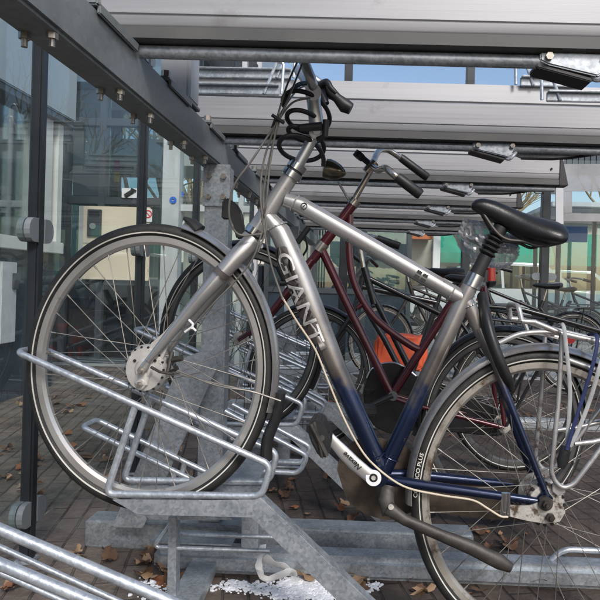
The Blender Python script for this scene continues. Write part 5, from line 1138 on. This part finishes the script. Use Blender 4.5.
def hedge(X, Y, w_, h_, label, seed):
    rnd = random.Random(seed); g = NB()
    for i in range(2600):
        a = rnd.uniform(0, 6.28); b_ = rnd.uniform(-1.2, 1.57); q = rnd.random()**0.3
        lump = 1+0.25*noise.noise(Vector((math.cos(a)*2, math.sin(a)*2, b_*2+seed)))
        p = Vector((X+math.cos(a)*math.cos(b_)*w_*q*lump, Y+math.sin(a)*math.cos(b_)*0.5*q*lump, h_*0.5+math.sin(b_)*h_*0.5*q*lump))
        u = Vector((rnd.uniform(-1, 1), rnd.uniform(-1, 1), rnd.uniform(-1, 1)))*0.055; v_ = Vector((rnd.uniform(-1, 1), rnd.uniform(-1, 1), rnd.uniform(-1, 1)))*0.055
        g.faces.new([g.verts.new(p+x) for x in (u, v_, -u, -v_)] if rnd.random() < 2 and False else [g.verts.new(p+x) for x in (u, v_, -u)])
    return tag(obj('shrub', g, 'evergreen', loc=(X, Y, 0)), label, 'shrub')
hedge(5.9, 12.0, 1.1, 2.4, 'dark evergreen shrub standing right of the saddle beyond the glass', 3)
hedge(-0.6, 11.6, 1.0, 1.9, 'dark shrub beyond the pavilion in the middle', 5)
def car(X, Y, mat, label, L=4.2, W_=1.75, H_=1.45):
    o = thing('parked_car', label, 'car', (X, Y, 0), 'cars parked across the road')
    def body(pts, ya, yb, inset=0.0):
        g = NB(); prism(g, [(X+x*L, z) for x, z in pts], ya, yb, 0.04); return g
    obj('body', body([(0.01, .28), (0.0, .55), (0.03, .74), (0.24, .86), (0.80, .90), (0.98, .86), (1.0, .6), (0.99, .28)], Y, Y+W_), mat, o)
    obj('cabin', body([(0.23, .84), (0.38, H_-.04), (0.50, H_), (0.76, H_-.02), (0.93, .88)], Y+0.12, Y+W_-.12), mat, o)
    g = NB(); 
    for q in ([(0.28, .90), (0.39, H_-.10), (0.535, H_-.07), (0.545, .90)], [(0.56, .90), (0.55, H_-.07), (0.75, H_-.09), (0.86, .92)]): prism(g, [(X+x*L, z) for x, z in q], Y+0.105, Y+0.125)
    obj('side_window', g, 'darkglass', o, smooth=False)
    for x in (0.18, 0.80):
        for y in (Y+0.02, Y+W_-0.2):
            g = NB(); tube(g, [(X+x*L, y-0.03, .31), (X+x*L, y+.18, .31)], 0.31, 24); wh = obj('wheel', g, 'rubber', o)
            g = NB(); tube(g, [(X+x*L, y-0.045, .31), (X+x*L, y-0.031, .31)], 0.19, 20); obj('rim', g, 'rimalloy', wh)
    g = NB(); bevbox(g, (X-0.01, Y+.15, .62), (X+.09, Y+.45, .74), 0.02); obj('headlight', g, 'lens', o)
    g = NB(); bevbox(g, (X+L-.08, Y+.1, .66), (X+L+.01, Y+.4, .8), 0.02); obj('tail_light', g, 'redlens', o)
    return o
car(3.1, 17.3, 'carwhite', 'white car parked across the road left of the saddle post')
car(-1.9, 17.3, 'cargrey', 'dark grey car parked across the road behind the middle of the row')
car(7.7, 17.3, 'carred', 'red car parked across the road at the right edge')
car(4.6, 9.2, 'cargrey', 'dark car parked just beyond the back glass at the right edge')

# a glazed bus shelter between the rack and the road
BS = thing('bus_shelter', 'glazed bus shelter with thin dark posts standing beyond the back glass at the right', 'shelter', (3.4, 9.9, 0))
for x in (2.9, 3.9, 4.9):
    for y in (9.6, 10.9):
        g = NB(); bevbox(g, (x, y, 0), (x+0.06, y+0.06, 2.12), 0.005); obj('post', g, 'post', BS)
for x in (2.96, 3.96):
    g = NB(); box(g, (x+0.02, 10.92, 0.2), (x+0.62 if x < 1.5 else x+0.86, 10.93, 2.05)); obj('pane', g, 'windowglass', BS, smooth=False)
g = NB(); bevbox(g, (2.75, 9.4, 2.121), (5.2, 11.1, 2.20), 0.01); obj('roof', g, 'fascia', BS)
g = NB(); bevbox(g, (3.0, 10.5, 0.45), (4.6, 10.8, 0.50), 0.01)
obj('bench', g, 'post', BS)
for x in (3.1, 4.4): g = NB(); bevbox(g, (x, 10.55, 0), (x+0.05, 10.75, 0.449), 0.004); obj('bench_leg', g, 'post', BS)
g = NB(); box(g, (4.1, 10.88, 0.8), (4.6, 10.91, 1.75)); obj('timetable', g, 'notice', BS, smooth=False)
g = NB(); box(g, (3.0, 10.88, 1.72), (3.8, 10.91, 2.0)); obj('sign_band', g, 'bluesign', BS, smooth=False)
def bin_(X, Y, label, m_):
    o = thing('litter_bin', label, 'bin', (X, Y, 0)); g = NB(); tube(g, [(X, Y, 0.1), (X, Y, 0.85)], 0.2, 20); obj('body', g, m_, o); g = NB(); tube(g, [(X, Y, 0.86), (X, Y, 0.95)], [0.22, 0.12], 20); obj('lid', g, 'post', o)
    g = NB(); tube(g, [(X, Y, 0), (X, Y, 0.1)], 0.05, 12); obj('foot', g, 'galv', o)
for X, Y, lb in ((1.6, 7.4, 'dark bicycle leaning outside the back glass below the bus shelter'), (2.4, 8.1, 'dark bicycle outside at the right edge, nearer the bus shelter'), (-0.1, 11.2, 'dark bicycle outside, small, beyond the middle of the row'), (0.9, 11.9, 'dark bicycle standing at the kerb behind the saddle')):
    simple_bike(X, Y, 0.34, 0.34, lb)
car(0.6, 13.2, 'carwhite', 'white car on the near side of the road behind the saddle bag')
car(11.5, 17.3, 'cargrey', 'grey car parked far right across the road')
for i in (0, 4):
    X = 2.42+i*2.0; o = thing('facade_pillar', ['white pillar at the left end of the green awnings', 'white pillar under the green awning behind the saddle bag', 'white pillar under the green awning behind the saddle', 'white pillar right of the saddle across the road', 'white pillar at the right end of the green awnings'][i], 'pillar', (X, 21.6, 0), 'white shopfront pillars')
    g = NB(); bevbox(g, (X-0.12, 21.5, 0.14), (X+0.12, 21.7, 3.2), 0.01); obj('shaft', g, 'plasterwhite', o); g = NB(); bevbox(g, (X-0.17, 21.44, 0), (X+0.17, 21.76, 0.139), 0.01); obj('base', g, 'concrete', o)
